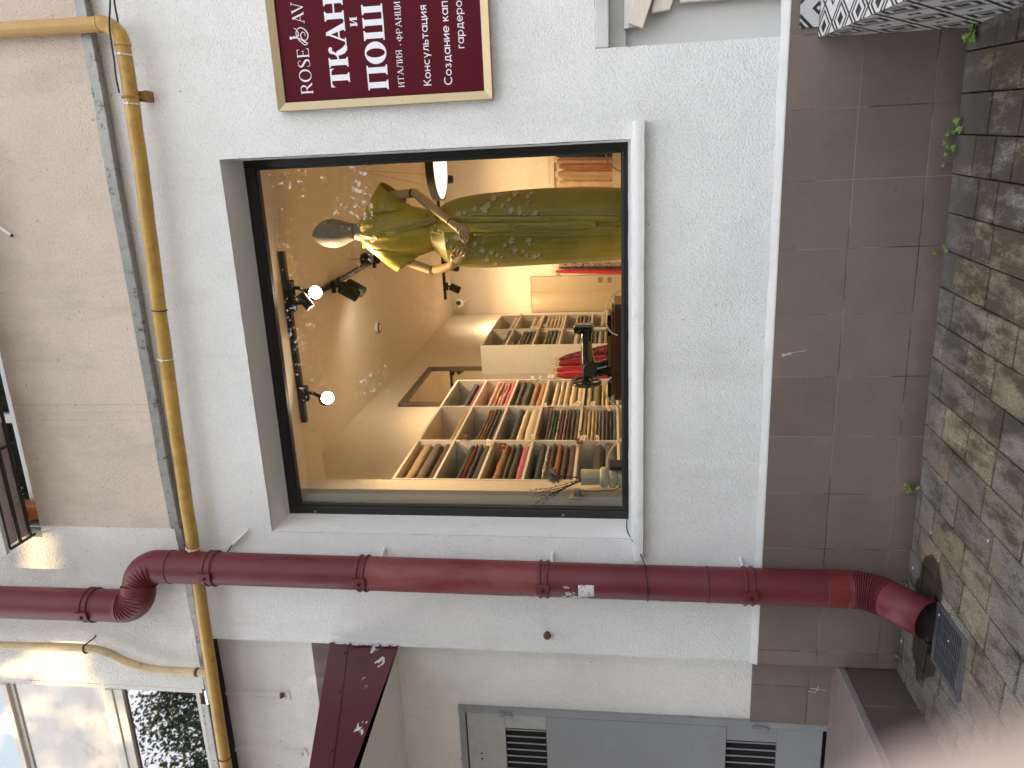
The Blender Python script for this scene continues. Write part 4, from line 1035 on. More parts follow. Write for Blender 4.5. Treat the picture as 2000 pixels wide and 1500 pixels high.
# ---------------------------------------------------------------- glazed balcony at the left
gb = thing('glazed_balcony', 'white framed glazed balcony with a reflecting lower pane and a frosted middle panel', 'balcony', (-1.6,-.05,3.9))
PVC = mat('aged_pvc_frame', (.60,.57,.50), .32, var=.08, vscale=6, dirt=(.4,.36,.28), dscale=8)
def frost():
    m, nt, b = nodes_of('frosted_panel'); g = NT(nt); co = g.coord()
    b.inputs['Base Color'].default_value = (.33,.31,.28,1); b.inputs['Roughness'].default_value = .16; b.inputs['Coat Weight'].default_value = .6; b.inputs['Coat Roughness'].default_value = .12
    g.l(g.bump(g.noise(9, 2, .5, co), .25, .02), b.inputs['Normal']); return m
FROST = frost()
BLUEP = mat('pale_blue_panel', (.50,.62,.70), .35, var=.06)
MIRG = mat('tinted_balcony_glass', (.010,.012,.010), .015, var=0, spec=3.0)
XG0, XG1 = -3.4, -.735
q = MB(); q.box((XG0,-.048,3.945),(XG1,-.002,3.972)); part(q, 'bottom_rail', PVC, gb, bevel=.003)
q = MB(); q.box((XG1+.0004,-.053,3.92),(XG1+.03,-.002,6.2)); part(q, 'side_post', W_UPW, gb, bevel=.003)
q = MB(); q.box((XG0,-.036,3.9725),(XG1-.003,-.031,4.445)); part(q, 'lower_pane', MIRG, gb)
for z0, z1, y in ((4.446,4.508,-.058),(4.5085,4.56,-.066),(4.5605,4.592,-.050)):
    q = MB(); q.box((XG0,y,z0),(XG1,-.004,z1)); part(q, 'middle_rail', PVC, gb, bevel=.004)
q = MB(); q.box((XG0,-.035,4.5925),(XG1-.002,-.029,5.195)); part(q, 'frosted_panel', FROST, gb)
for z0, z1, y in ((5.1955,5.225,-.045),(5.2255,5.275,-.066)):
    q = MB(); q.box((XG0,y,z0),(XG1,-.004,z1)); part(q, 'upper_rail', PVC, gb, bevel=.004)
q = MB(); q.box((XG0,-.04,5.2755),(XG1-.002,-.03,6.2)); part(q, 'blue_panel', BLUEP, gb)
# torn zinc strip under the balcony, and the dark gap
q = MB()
def flf(u, v):
    x = XG0+(-.80-XG0)*u; n = mnoise.noise(Vector((x*4,0,2)))*.004+mnoise.noise(Vector((x*41,0,3)))*.0022
    P = [(-.02,3.889),(-.0665,3.888),(-.069,3.893),(-.062,3.942),(-.05,3.9445)]; a = P[round(v*4)]
    return (x, a[0]+n*.4, a[1]+n)
q.grid(flf, 140, 4); part(q, 'drip_strip', ZINC, gb, smooth=30)
q = MB(); q.box((XG0,-.045,3.872),(-.72,-.005,3.888)); part(q, 'open_joint', DARK, gb)
# ---------------------------------------------------------------- shop room (room axes: lat, D, z)
RM = Matrix(((LX.x, LD.x, 0, C0.x), (LX.y, LD.y, 0, C0.y), (0,0,1,0), (0,0,0,1)))
WALLC = mat('cream_wall_paint', (.74,.66,.54), .75, var=.04, vscale=1.5, bump=.05, bscale=120)
CEILC = mat('cream_ceiling', (.74,.67,.56), .85, var=.03)
WHITEL = mat('white_laminate', (.76,.72,.64), .35, var=.03, vscale=3)
FLOORC = mat('shop_floor', (.55,.47,.36), .4, var=.15, stretch=(1,8,1))
BLKM = mat('black_metal', (.012,.011,.011), .4, .2)
DB, LW, LF = 10.45, -2.22, -1.9
def rpart(q, name, m, parent, **k): return part(q, name, m, parent, **k)
for a in (LW-.1, 1.5):
    q = MB(); q.box((a,3.92,.0),(a+.1,DB+.1,3.9), RM); rpart(q, 'room_wall', WALLC, BLD)
q = MB(); q.box((LW,DB,.0),(1.5,DB+.1,3.9), RM); rpart(q, 'room_wall', WALLC, BLD)['label'] = 'back wall of the shop room'
q = MB(); q.box((LW,4.485,3.765),(1.5,DB,3.88), RM); rpart(q, 'ceiling', CEILC, BLD)
q = MB(); q.box((LW,3.985,3.425),(1.5,4.48,3.88), RM); rpart(q, 'lintel_soffit', CEILC, BLD)
q = MB(); q.box((LW,3.9,.25),(1.5,DB,.35), RM); rpart(q, 'room_floor', FLOORC, BLD)
q = MB(); q.box((LW,3.945,.36),(LF,4.085,3.42), RM); rpart(q, 'pilaster', WALLC, BLD)
# display floor right behind the glass
q = MB(); q.box((LF+.003,3.955,1.33),(1.2,4.62,1.398), RM); rpart(q, 'display_floor', WHITEL, BLD, bevel=.004)
mir = thing('wall_mirror', 'tall frameless panel mirror against the back wall beside the corner', 'mirror', IR(-1.97,DB,1.4), -PHI)
MIRR = mat('mirror_silver', (.78,.74,.66), .04, 1., var=0)
q = MB(); q.box((-2.21,DB-.03,.4),(-1.705,DB-.004,2.605), RM); part(q, 'mirror_pane', mat('mirror_bronze', (.62,.56,.46), .06, .85, var=0), mir, bevel=.002)
q = MB(); q.box((-2.21,DB-.034,2.6055),(-1.705,DB-.004,2.614), RM); q.box((-1.7045,DB-.034,.4),(-1.697,DB-.004,2.614), RM); part(q, 'edge_trim', mat('trim_grey', (.4,.36,.28), .4, .5), mir)

# framed mirror on the side wall above and between the shelves
fm = thing('framed_mirror', 'large dark grey framed mirror hanging on the side wall between the two shelf units', 'mirror', IR(LW,6.95,2.4), -PHI)
FRM = mat('bronze_grey_frame', (.13,.105,.075), .45, .3, var=.1)
a, b, z0, z1 = 6.36, 7.585, 1.55, 3.447
q = MB(); w = .055
for A, B in (((LW+.002,a,z0),(LW+.035,a+w,z1)), ((LW+.002,b-w,z0),(LW+.035,b,z1)), ((LW+.002,a+w,z1-w),(LW+.035,b-w,z1)), ((LW+.002,a+w,z0),(LW+.035,b-w,z0+w))): q.box(A, B, RM)
part(q, 'frame', FRM, fm, bevel=.003)
q = MB(); q.box((LW+.004,a+w,z0+w),(LW+.016,b-w,z1-w), RM); part(q, 'mirror_pane', MIRR, fm)

# ---------------------------------------------------------------- shelves
ROWS = [2.826,2.569,2.292,2.021,1.709,1.441,1.16,.88,.6,.36]
def shelf_unit(lab, divs, top):
    t = thing('shelf_unit', lab, 'shelf', IR(LF-.15,(divs[0]+divs[-1])/2,.36), -PHI, 'white fabric shelves along the side wall')
    th = .017
    for i, d in enumerate(divs):
        q = MB(); q.box((LW+.001,d-th/2,.352),(LF,d+th/2,top), RM); part(q, 'side_panel' if i in (0,len(divs)-1) else 'divider', WHITEL, t, bevel=.001)
    for c in range(len(divs)-1):
        for r, z in enumerate(ROWS):
            zz = top if r == 0 else z
            q = MB(); q.box((LW+.001,divs[c]+th/2+.0003,zz-th),(LF-.0005,divs[c+1]-th/2-.0003,zz-.0002), RM); part(q, 'shelf_board', WHITEL, t, bevel=.001)
    q = MB(); q.box((LW+.0015,divs[0]+th,.36),(LW+.008,divs[-1]-th,top-th), RM); part(q, 'back_panel', WHITEL, t)
    return t
U1 = [4.102,4.742,5.458,6.155]; U2 = [7.365,8.085,8.805]
shelf_unit('wide white cubby shelf packed with folded fabrics, nearest the window', U1, 2.826)
shelf_unit('narrower white cubby shelf behind the sewing machine by the back corner', U2, 2.818)

# ---------------------------------------------------------------- fabrics
def fabric(name, pattern=None, c2=(.02,.02,.02), scale=60, lo=.5, hi=.56, rough=.85, bumps=.3, bs=300, sheen=.25):
    m, nt, b = nodes_of(name); g = NT(nt); co = g.coord()
    oi = g.n('ShaderNodeObjectInfo'); c = oi.outputs['Color']
    if pattern == 'noise': c = g.mix(g.ramp(g.noise(scale, 3, .55, co, 1.), [(lo,0.),(hi,1.)]), c, c2)
    elif pattern == 'cells':
        v = g.n('ShaderNodeTexVoronoi'); v.inputs['Scale'].default_value = scale; g.l(co, v.inputs['Vector'])
        c = g.mix(g.ramp(v.outputs['Distance'], [(lo,0.),(hi,1.)]), c, c2)
    elif pattern == 'stripe':
        w = g.n('ShaderNodeTexWave', wave_type='BANDS', bands_direction='Y'); w.inputs['Scale'].default_value = scale; w.inputs['Distortion'].default_value = 2; g.l(co, w.inputs['Vector'])
        c = g.mix(g.ramp(w.outputs['Fac'], [(lo,0.),(hi,1.)]), c, c2)
    c = g.mix(1., c, g.ramp(g.noise(11, 5, .6, co), [(.3,.78),(.7,1.1)]), 'MULTIPLY')
    g.l(c, b.inputs['Base Color']); b.inputs['Roughness'].default_value = rough
    b.inputs['Sheen Weight'].default_value = sheen; b.inputs['Specular IOR Level'].default_value = .25
    h = g.math('ADD', g.noise(bs, 2, .6, co), g.math('MULTIPLY', g.noise(22, 3, .6, co), 1.5))
    g.l(g.bump(h, bumps, .004), b.inputs['Normal'])
    return m
FB = {'plain': fabric('plain_cloth'), 'fur': fabric('fuzzy_cloth', 'noise', (.16,.09,.03), 120, .5, .7, .95, 1., 160, .6),
 'leopard': fabric('leopard_cloth', 'cells', (.03,.02,.012), 70, .32, .40), 'floral': fabric('floral_cloth', 'noise', (.03,.03,.03), 38, .52, .56),
 'lace': fabric('lace_cloth', 'noise', (.50,.40,.26), 55, .56, .62, bumps=.5), 
 'pinkprint': fabric('pink_print_cloth', 'noise', (.45,.13,.15), 45, .52, .60), 'ruffle': fabric('ruffled_cloth', 'stripe', (.08,.03,.01), 26, .6, .8, bumps=1., bs=90),
 'dark': fabric('dark_print_cloth', 'noise', (.012,.012,.012), 42, .45, .52), 'green': fabric('leaf_print_cloth', 'noise', (.02,.06,.02), 40, .5, .56)}
FB['dots'] = fabric('gold_dot_cloth', 'cells', (.016,.014,.013), 42, .20, .25)
def bolt_mesh(d0, d1, z0, h, front, depth, seed, fluff=0.):
    q = MB(); n, m = 18, 12; rn = random.Random(seed); ph = rn.uniform(0,9)
    def fn(u, v):
        a = 2*math.pi*u; ca, sa = math.cos(a), math.sin(a)
        e = .62
        x = math.copysign(abs(ca)**e, ca); zz = math.copysign(abs(sa)**(e*1.05), sa)
        k = .965 if v in (0,1) else 1.
        w1 = mnoise.noise(Vector((v*3+ph, 0, seed))); w2 = mnoise.noise(Vector((v*7+ph, u*5, seed)))
        l = front-depth/2 + x*depth/2*k + (.009*w1+.006*w2+fluff*.01*mnoise.noise(Vector((v*40,u*30,seed))))*(1 if ca > 0 else .2)
        z = z0+h/2+zz*h/2*k + .004*w1*(1 if sa > 0 else 0) + .002*w2
        return RM @ Vector((l, d0+(d1-d0)*v + .006*w2, max(z, z0+.0005)))
    q.grid(fn, n, m, closed=True)
    q.f.append(tuple(range(n-1,-1,-1))); q.f.append(tuple(m*n+k for k in range(n)))
    return q
ORD = ['','first','second','third','fourth','fifth','sixth','seventh','eighth','ninth']
CN = ['nearest','middle','farthest']; RN = ['top','second','third','fourth','fifth']
seedc = [100]
def fill(divs, col, row, items, unit, ncol):
    """items from the top of the pile down: (label words, colour, pattern, height)"""
    zb = ROWS[row+1]+.0003; z = zb
    for k, (words, c, pat, h) in enumerate(reversed(items)):
        seedc[0] += 1; rn = random.Random(seedc[0])
        d0 = divs[col]+.014+rn.uniform(0,.015); d1 = divs[col+1]-.014-rn.uniform(0,.03)
        q = bolt_mesh(d0, d1, z, h-.0008, LF-.006-rn.uniform(0,.014), .25, seedc[0], 1. if pat == 'fur' else 0.)
        o = q.build('fabric_bolt', FB[pat], smooth=70); o.color = tuple(c)+(1,)
        pos = len(items)-k
        cn = (CN[col] if ncol == 3 else ['near','far'][col])
        where = 'alone' if len(items) == 1 else ('topmost' if pos == 1 else ('bottom' if pos == len(items) else ORD[pos]))
        tag(o, '%s, %s in %s column of %s row, %s shelf' % (words, where, cn, RN[row], unit), 'fabric', 'folded fabrics on the shelves')
        z += h
BLK=(.012,.011,.012); CRM=(.72,.60,.42); CRM2=(.66,.53,.34); CHAR=(.035,.031,.030); TAN=(.36,.20,.09)
N_ = 'wide'
fill(U1,0,0,[('fuzzy golden cloth',(.46,.29,.10),'fur',.075),('taupe grey cloth',(.13,.105,.085),'plain',.075),('dark brown cloth',(.075,.035,.02),'plain',.06)],N_,3)
fill(U1,0,1,[('black sequined cloth',(.02,.018,.02),'dark',.05),('thin red cloth',(.32,.03,.03),'plain',.018),('slate blue cloth',(.06,.06,.075),'plain',.035),('charcoal brown cloth',(.045,.038,.032),'plain',.055)],N_,3)
fill(U1,0,2,[('copper ruffled cloth',(.42,.17,.05),'ruffle',.065),('grey green ruffled cloth',(.10,.105,.09),'ruffle',.035),('charcoal cloth',CHAR,'plain',.045),('raspberry pink cloth',(.50,.10,.15),'plain',.055)],N_,3)
fill(U1,0,3,[('black knit cloth',(.025,.022,.02),'plain',.042),('white and black floral cloth',(.62,.58,.48),'floral',.036),('black cloth with gold dots',(.50,.36,.18),'dots',.034),('rust orange velvet',(.34,.095,.02),'plain',.046),('dark olive cloth',(.085,.062,.035),'dark',.042),('burgundy brown cloth',(.085,.025,.022),'plain',.048)],N_,3)
fill(U1,0,4,[('black plum cloth',(.022,.012,.018),'plain',.075),('dark grey cloth',(.075,.07,.068),'plain',.085)],N_,3)
fill(U1,1,0,[('ochre roll of cloth',(.40,.23,.07),'plain',.055)],N_,3)
fill(U1,1,1,[('leopard print cloth',(.33,.15,.04),'leopard',.032),('bright orange cloth',(.50,.17,.03),'plain',.02),('maroon cloth',(.07,.018,.018),'plain',.025),('dark brown cloth',(.045,.028,.02),'plain',.03),('black cloth',BLK,'plain',.028)],N_,3)
fill(U1,1,2,[('black cloth',BLK,'plain',.05),('cream cloth',CRM,'plain',.05),('cream lace cloth',(.70,.58,.38),'lace',.075)],N_,3)
fill(U1,1,3,[('pink and navy print cloth',(.42,.09,.15),'dark',.022),('green print cloth',(.04,.13,.045),'green',.025),('dark leaf print cloth',(.05,.075,.035),'green',.02),('pale green floral cloth',(.58,.58,.36),'green',.027),('magenta print cloth',(.30,.02,.075),'dark',.025),('pink and black lace',(.42,.24,.20),'floral',.025),('black cloth',BLK,'plain',.025),('olive cloth',(.12,.095,.045),'plain',.03),('black gold print cloth',(.10,.07,.03),'dark',.035)],N_,3)
fill(U1,1,4,[('cream cloth',CRM,'plain',.03),('ivory cloth',(.68,.58,.36),'plain',.028),('cream crinkled cloth',CRM2,'lace',.03),('tan cloth',(.33,.20,.11),'plain',.022),('beige grey cloth',(.33,.28,.23),'plain',.022),('lavender cloth',(.20,.18,.25),'plain',.03),('black cloth',BLK,'plain',.028),('near black cloth',(.02,.016,.016),'plain',.025),('forest green cloth',(.045,.085,.035),'plain',.03)],N_,3)
fill(U1,2,0,[('black roll of cloth',BLK,'plain',.062),('crimson cloth',(.20,.02,.035),'plain',.045)],N_,3)
fill(U1,2,1,[('pale pink cloth',(.62,.34,.30),'plain',.045),('pink boucle cloth',(.60,.33,.24),'lace',.03),('white and pink print cloth',(.70,.50,.40),'pinkprint',.028),('rose print cloth',(.58,.30,.28),'pinkprint',.03),('hot pink cloth',(.62,.12,.15),'plain',.04)],N_,3)
fill(U1,2,2,[('leopard print cloth',(.46,.30,.13),'leopard',.045),('charcoal cloth',CHAR,'plain',.068),('camel cloth',TAN,'plain',.058),('orange tan cloth',(.44,.20,.06),'plain',.055)],N_,3)
fill(U1,2,3,[('cream cloth',CRM,'plain',.045),('off white cloth',(.66,.58,.43),'plain',.042),('ivory cloth',CRM2,'plain',.05),('thick cream cloth',CRM,'plain',.055),('cream cloth',(.64,.53,.36),'plain',.05)],N_,3)
fill(U1,2,4,[('cream cloth',CRM,'plain',.05),('olive green cloth',(.13,.11,.02),'plain',.07),('lemon yellow cloth',(.58,.48,.06),'plain',.03),('cream cloth',CRM2,'plain',.04),('slate grey cloth',(.08,.09,.095),'plain',.05)],N_,3)
M_ = 'narrow'
fill(U2,0,0,[('charcoal roll of cloth',(.05,.045,.045),'plain',.055)],M_,2)
fill(U2,0,1,[('grey white print cloth',(.45,.40,.33),'floral',.03),('dark plum cloth',(.05,.018,.022),'plain',.042),('brown cloth',(.06,.032,.025),'plain',.04),('black print cloth',(.04,.03,.025),'dark',.05)],M_,2)
fill(U2,0,2,[('yellow and black print cloth',(.50,.36,.03),'dark',.035),('brown olive cloth',(.11,.08,.045),'plain',.038),('steel blue cloth',(.06,.10,.13),'plain',.045),('tan striped cloth',(.36,.25,.16),'plain',.045)],M_,2)
fill(U2,0,3,[('white crinkled cloth',(.66,.60,.48),'lace',.06),('white cloth',(.66,.61,.52),'plain',.055),('lilac white cloth',(.5,.46,.45),'plain',.05)],M_,2)
fill(U2,0,4,[('plum grey cloth',(.12,.09,.10),'plain',.05),('lilac cloth',(.30,.27,.30),'plain',.055),('pale grey cloth',(.40,.38,.36),'plain',.045),('white cloth',(.6,.55,.45),'plain',.04),('brown cloth',(.22,.11,.05),'plain',.04)],M_,2)
fill(U2,1,0,[('cream roll of cloth',CRM,'plain',.07)],M_,2)
fill(U2,1,1,[('cream cloth',CRM,'plain',.06),('ivory lace cloth',CRM2,'lace',.05)],M_,2)
fill(U2,1,2,[('cream cloth',CRM,'plain',.045),('ivory cloth',CRM2,'plain',.045),('off white cloth',CRM,'lace',.04),('cream crinkled cloth',CRM2,'lace',.045),('pale cream cloth',CRM,'plain',.04)],M_,2)
fill(U2,1,3,[('tan cloth',(.50,.33,.14),'plain',.045),('dark green cloth',(.03,.035,.02),'plain',.04),('black and pink print cloth',(.30,.14,.12),'dark',.045),('black cloth',BLK,'plain',.06)],M_,2)
fill(U2,1,4,[('tan cloth',(.50,.35,.18),'plain',.05),('cream cloth',CRM,'plain',.05),('brown striped cloth',(.24,.15,.09),'dark',.06)],M_,2)

# price tags on coloured strings, lying at the shelf edges
TAGW = mat('tag_card', (.88,.86,.80), .6, var=.04); TAGR = mat('tag_burgundy', (.085,.010,.014), .5, var=.06); TAGG = mat('tag_gold', (.55,.38,.14), .4, .4); STR = mat('red_string', (.35,.02,.03), .7); INK = mat('tag_ink', (.22,.18,.15), .7)
def price_tag(px, py, w, h, rot, red, lab, lat=LF+.022, anchor=None):
    P = at(px, py, LX, lat+C0.dot(LX)); q3 = RM.inverted() @ P
    t = thing('price_tag', lab, 'price tag', P, -PHI, 'price tags on the fabrics')
    a = R(rot)
    def L(u, v, e=0.): 
        du, dv = u*math.cos(a)-v*math.sin(a), u*math.sin(a)+v*math.cos(a)
        return RM @ Vector((q3.x+e+.10*dv*0, q3.y+du, q3.z+dv))
    q = MB(); q.prism([L(-w,-h),L(w,-h),L(w,h),L(-w,h)], LX*.0012); part(q, 'card', TAGR if red else TAGW, t)
    q = MB()
    if red: q.prism([L(-w*.22,-h*.55,.0016),L(w*.22,-h*.55,.0016),L(w*.22,h*.25,.0016),L(-w*.22,h*.25,.0016)], LX*.0006)
    else:
        for k in range(3): q.prism([L(-w*.7,h*(.5-.4*k),.0016),L(w*(.6-.2*k),h*(.5-.4*k),.0016),L(w*(.6-.2*k),h*(.5-.4*k)-h*.12,.0016),L(-w*.7,h*(.5-.4*k)-h*.12,.0016)], LX*.0006)
    part(q, 'print', TAGG if red else INK, t)
    e = L(-w*.9, h*.2); A = RM @ (Vector((q3.x-.018, q3.y-.05-w, q3.z+.035)))
    q = MB(); q.tube([e, e.lerp(A,.5)+Vector((0,0,-.006)), A], .0022, 5); part(q, 'string', STR, t)
T = [(908,852,.045,.020,0,1,'burgundy tag with gold emblem hanging below the ochre roll'),(981,871,.05,.026,2,1,'burgundy tag with gold emblem above the copper ruffled cloth'),(1075,799,.05,.022,0,1,'burgundy tag with gold emblem at the middle shelf edge left of the print cloths'),(1132,862,.045,.022,5,1,'burgundy tag with gold emblem over the burgundy brown cloth'),(1135,846,.045,.012,6,1,'burgundy tag seen edge on, beside two white tags'),(954,864,.055,.013,12,0,'long white tag slanting beside the black sequined cloth'),
 (1041,853,.05,.010,14,0,'white tag slanting under the cream lace cloth'),(1065,791,.045,.010,2,0,'white tag on the shelf edge above a burgundy tag'),(1128,788,.05,.022,-16,0,'white tag tilted in front of the thick cream cloth'),(1158,788,.045,.016,-4,0,'white tag in front of the yellow cloth'),(1139,855,.045,.018,-5,0,'white tag between two burgundy tags on the lower shelf'),(1167,856,.055,.010,4,0,'flat white tag below the lavender cloth'),(1188,798,.05,.010,10,0,'white tag slanting near the window bottom'),
 (1040,738,.05,.010,8,0,'white tag at the far end above the charcoal cloth'),(1055,737,.04,.010,-2,0,'smaller white tag next to the camel cloth'),(1076,735,.05,.026,-3,0,'upright white tag at the far end of the wide shelf')]
for px, py, w, h, r, red, lab in T: price_tag(px, py, w, h, r, red, lab)
for px, py, w, h, r, red, lab in ((1017,613,.07,.02,35,0,'white tag sticking up at the top of the back corner shelf'),(1044,640,.07,.04,20,0,'pinkish white tag over the plum cloths'),(1114,644,.06,.03,-5,0,'white tag at the needle end of the sewing machine'),(1064,635,.06,.012,0,0,'flat white tag below the cream cloths of the back corner shelf')): price_tag(px, py, w, h, r, red, lab)

# ---------------------------------------------------------------- hanging lengths of cloth
def hang(name, lab, cat, p0, p1, D, w, c, pat, group, seed, w1=None, thick=.035, tagc=False):
    A, B = atD(p0[0], p0[1], D), atD(p1[0], p1[1], D)
    t = thing(name, lab, cat, (A.x, A.y, B.z), -PHI, group)
    q = MB(); m = 22; w1 = w1 or w
    def fn(u, v):
        a = 2*math.pi*u; C = A.lerp(B, v); ww = (w+(w1-w)*v)*(.55+.45*min(1, v*9))
        f = 1+.22*math.sin(a*5+seed)*min(1, v*3)+.12*mnoise.noise(Vector((a,v*4,seed)))
        return C + LX*(ww/2*math.cos(a)*f) + LD*(thick*math.sin(a)*f)
    q.grid(fn, 28, m, closed=True); q.f.append(tuple(range(28))); q.f.append(tuple(m*28+k for k in range(27,-1,-1)))
    o = part(q, 'cloth', FB[pat], t, smooth=70); o.color = tuple(c)+(1,)
    q = MB(); q.box((-w*.35,-.012,-.01),(w*.35,.012,.035), Matrix.Translation(A) @ Matrix.Rotation(-PHI,4,'Z')); q.tube([A+Vector((0,0,.03)), A+Vector((0,0,.06)), A+Vector((.012,0,.075)), A+Vector((.012,0,.09))], .003, 6)
    part(q, 'hanger_clip', mat('pale_wood_clip', (.60,.48,.33), .5), t)
G1 = 'red lengths of cloth hanging between the shelves'
hang('hanging_cloth','red and pink patterned cloth hanging nearest the back corner shelf','fabric',(1092,703),(1222,680),6.9,.07,(.30,.03,.04),'dark',G1,1,.13)
hang('hanging_cloth','dark red pleated cloth hanging behind the sewing machine arm','fabric',(1092,710),(1222,706),6.75,.07,(.22,.008,.012),'plain',G1,2,.12)
hang('hanging_cloth','bright red velvet cloth hanging beside the machine medallion','fabric',(1088,722),(1222,722),6.6,.06,(.34,.012,.03),'plain',G1,3,.09)
hang('hanging_cloth','bright red cloth hanging closest to the wide shelf','fabric',(1088,732),(1222,737),6.45,.06,(.36,.012,.03),'plain',G1,4,.09)
G2 = 'lengths of cloth hanging on the back wall rail'
RAILD = 10.2
for px0, w, c, pat, lab, pt in ((517,.055,(.35,.28,.20),'floral','black and beige print cloth on the back rail next to the skirt',1092),(523,.05,(.12,.03,.03),'dark','dark red print cloth on the back rail',1092),(530.5,.05,(.52,.012,.03),'plain','bright red cloth at the end of the back rail',1085),
    (303,.08,(.02,.015,.012),'plain','black cloth at the right end of the back rail',1086),(314,.08,(.36,.21,.13),'plain','light brown cloth on the back rail between black and terracotta',1088),(325,.09,(.30,.12,.06),'plain','terracotta cloth on the back rail',1092),(341,.13,(.42,.27,.16),'plain','tan cloth on the back rail left of the terracotta one',1090),(360,.15,(.56,.40,.24),'lace','crumpled beige cloth on the back rail beside the skirt',1092)):
    hang('hanging_cloth', lab, 'fabric', (pt,px0), (1196 if px0 < 400 else 1222,px0), RAILD, w, c, pat, G2, px0*.37, w*1.1)
rl = thing('hanging_rail', 'thin pale rail with hooks along the back wall', 'rail', IR(-.8,10.36,2.3), -PHI)
q = MB(); q.box((-1.68,10.37,2.282),(1.3,10.395,2.30), RM); part(q, 'rail', mat('pale_rail', (.70,.66,.55), .3, .3), rl)
q = MB()
for k in range(22): 
    l = -1.62+k*.13; q.lathe([(.0,0),(.012,0),(.012,-.03),(0,-.03)], 8, RM @ Matrix.Translation((l,10.43,2.17)), 'Y')
part(q, 'hook', mat('hook_brass', (.25,.18,.10), .4, .6), rl)
for px, lab in ((1172,'left of two small sockets on the tall back mirror panel'),(1190,'right of two small sockets on the tall back mirror panel')):
    P = RM.inverted() @ atD(px, 547, DB-.04); s = thing('wall_socket', lab, 'socket', IR(P.x,DB-.03,P.z), -PHI, 'small sockets on the mirror panel')
    q = MB(); q.box((P.x-.035,DB-.05,P.z-.03),(P.x+.035,DB-.0345,P.z+.03), RM); q.box((P.x-.012,DB-.054,P.z-.012),(P.x+.012,DB-.0505,P.z+.012), RM); part(q, 'plate', mat('grey_socket', (.22,.18,.13), .4), s, bevel=.003)
# ---------------------------------------------------------------- mannequin in the window
DM = 4.30
mq = thing('mannequin', 'egg headed mannequin with wooden arms wearing an olive gold wrap dress printed with blossom branches', 'mannequin', IR(-.41,DM,1.40), -PHI)
def mp(x, y, D=DM): return RM.inverted() @ atD(x, y, D)
def satin(name, rough, attr=True, col=(.3,.3,.3)):
    m, nt, b = nodes_of(name); g = NT(nt); co = g.coord()
    a = g.n('ShaderNodeAttribute', attribute_name='Col')
    c = a.outputs['Color'] if attr else col
    c = g.mix(1., c, g.ramp(g.noise(7, 4, .6, co), [(.3,.86),(.7,1.08)]), 'MULTIPLY')
    g.l(c, b.inputs['Base Color']); b.inputs['Roughness'].default_value = rough; b.inputs['Specular IOR Level'].default_value = .55
    b.inputs['Sheen Weight'].default_value = .15
    h = g.math('ADD', g.math('MULTIPLY', g.noise(500, 2, .5, g.scale(co, (1,1,.3))), .05), g.math('MULTIPLY', g.noise(9, 3, .55, g.scale(co, (1,1,.6)), .6), 1.))
    g.l(g.bump(h, .45, .022), b.inputs['Normal'])
    return m
SATIN = satin('olive_satin', .40)
OLV, GLD = Vector((.36,.315,.042)), Vector((.70,.51,.035))
def rows_loft(rows, dd, n, m, name, mtl, parent, fold=0., colfn=None, cap=False, D=DM, ex=.9, foldfreq=5, seed=3, solid=0.):
    """rows: (v, y_right, y_left) photo silhouette; dd(t): half depth"""
    R3 = []
    for v, a, b in rows:
        A, B = mp(v, a, D), mp(v, b, D); R3.append(((A.x+B.x)/2, abs(A.x-B.x)/2, (A.z+B.z)/2))
    q = MB(); cols = []
    def cat(P, t):
        k = min(int(t), len(P)-2); f = t-k
        p = [P[max(k-1,0)], P[k], P[k+1], P[min(k+2,len(P)-1)]]
        return [.5*(2*p[1][i]+(p[2][i]-p[0][i])*f+(2*p[0][i]-5*p[1][i]+4*p[2][i]-p[3][i])*f*f+(3*p[1][i]-p[0][i]-3*p[2][i]+p[3][i])*f**3) for i in range(3)]
    def fn(u, v):
        cx, hw, z = cat(R3, v*(len(R3)-1)); th = 2*math.pi*u; ca, sa = math.cos(th), math.sin(th)
        x = math.copysign(abs(ca)**ex, ca); y = math.copysign(abs(sa)**ex, sa)
        f = fold*v*(mnoise.noise(Vector((x*foldfreq, v*.8+seed, y*foldfreq*.6))) + .5*mnoise.noise(Vector((x*foldfreq*2.2, v*1.3+seed, y*3))))
        p = Vector((cx+x*(hw-abs(fold)*.3*v+f*.35), D+y*(dd(v)+f), z))
        if colfn: cols.append(colfn(p))
        return RM @ p
    q.grid(fn, n, m, closed=True)
    if cap: q.f.append(tuple(range(n-1,-1,-1))); q.f.append(tuple(m*n+k for k in range(n)))
    if colfn: q.c = cols
    return part(q, name, mtl, parent, smooth=80, solid=solid)
# blossom print: twigs and clusters, laid out on the front of the skirt
def zp(X, Y): p = mp(850+X/4.2857, 270+Y/4.2857, 4.16); return (p.x, p.z)
TW = [[(90,850),(150,900),(300,920),(360,990),(410,1075)],[(430,820),(390,900),(440,1000)],[(590,890),(650,950),(720,1045)],[(470,960),(560,1020),(650,1060)],[(740,970),(860,1045)],[(300,880),(250,905)],
      [(380,620),(360,560),(400,490),(540,470)],[(250,630),(330,580)],[(570,580),(610,620),(670,660)],[(560,560),(610,510)],[(700,600),(740,640)],[(790,640),(860,600)],[(650,480),(740,445)],[(640,845),(600,890)]]
BL = [(190,830,30),(240,990,24),(340,880,22),(400,940,26),(430,1020,22),(475,955,22),(520,975,16),(590,890,18),(640,860,22),(670,935,24),(740,945,16),(770,980,15),(832,992,24),(866,978,16),(790,850,22),(795,885,10),(495,1062,18),(100,850,24),(655,830,20),(140,910,16),(560,995,12),
      (195,632,26),(242,625,18),(412,590,34),(440,560,26),(480,505,26),(420,615,14),(560,562,16),(612,518,20),(640,598,24),(708,588,14),(710,622,18),(770,492,16),(775,535,9),(655,470,24),(792,462,14),(842,625,22),(800,650,14),(330,590,18),(520,480,14),(745,635,12)]
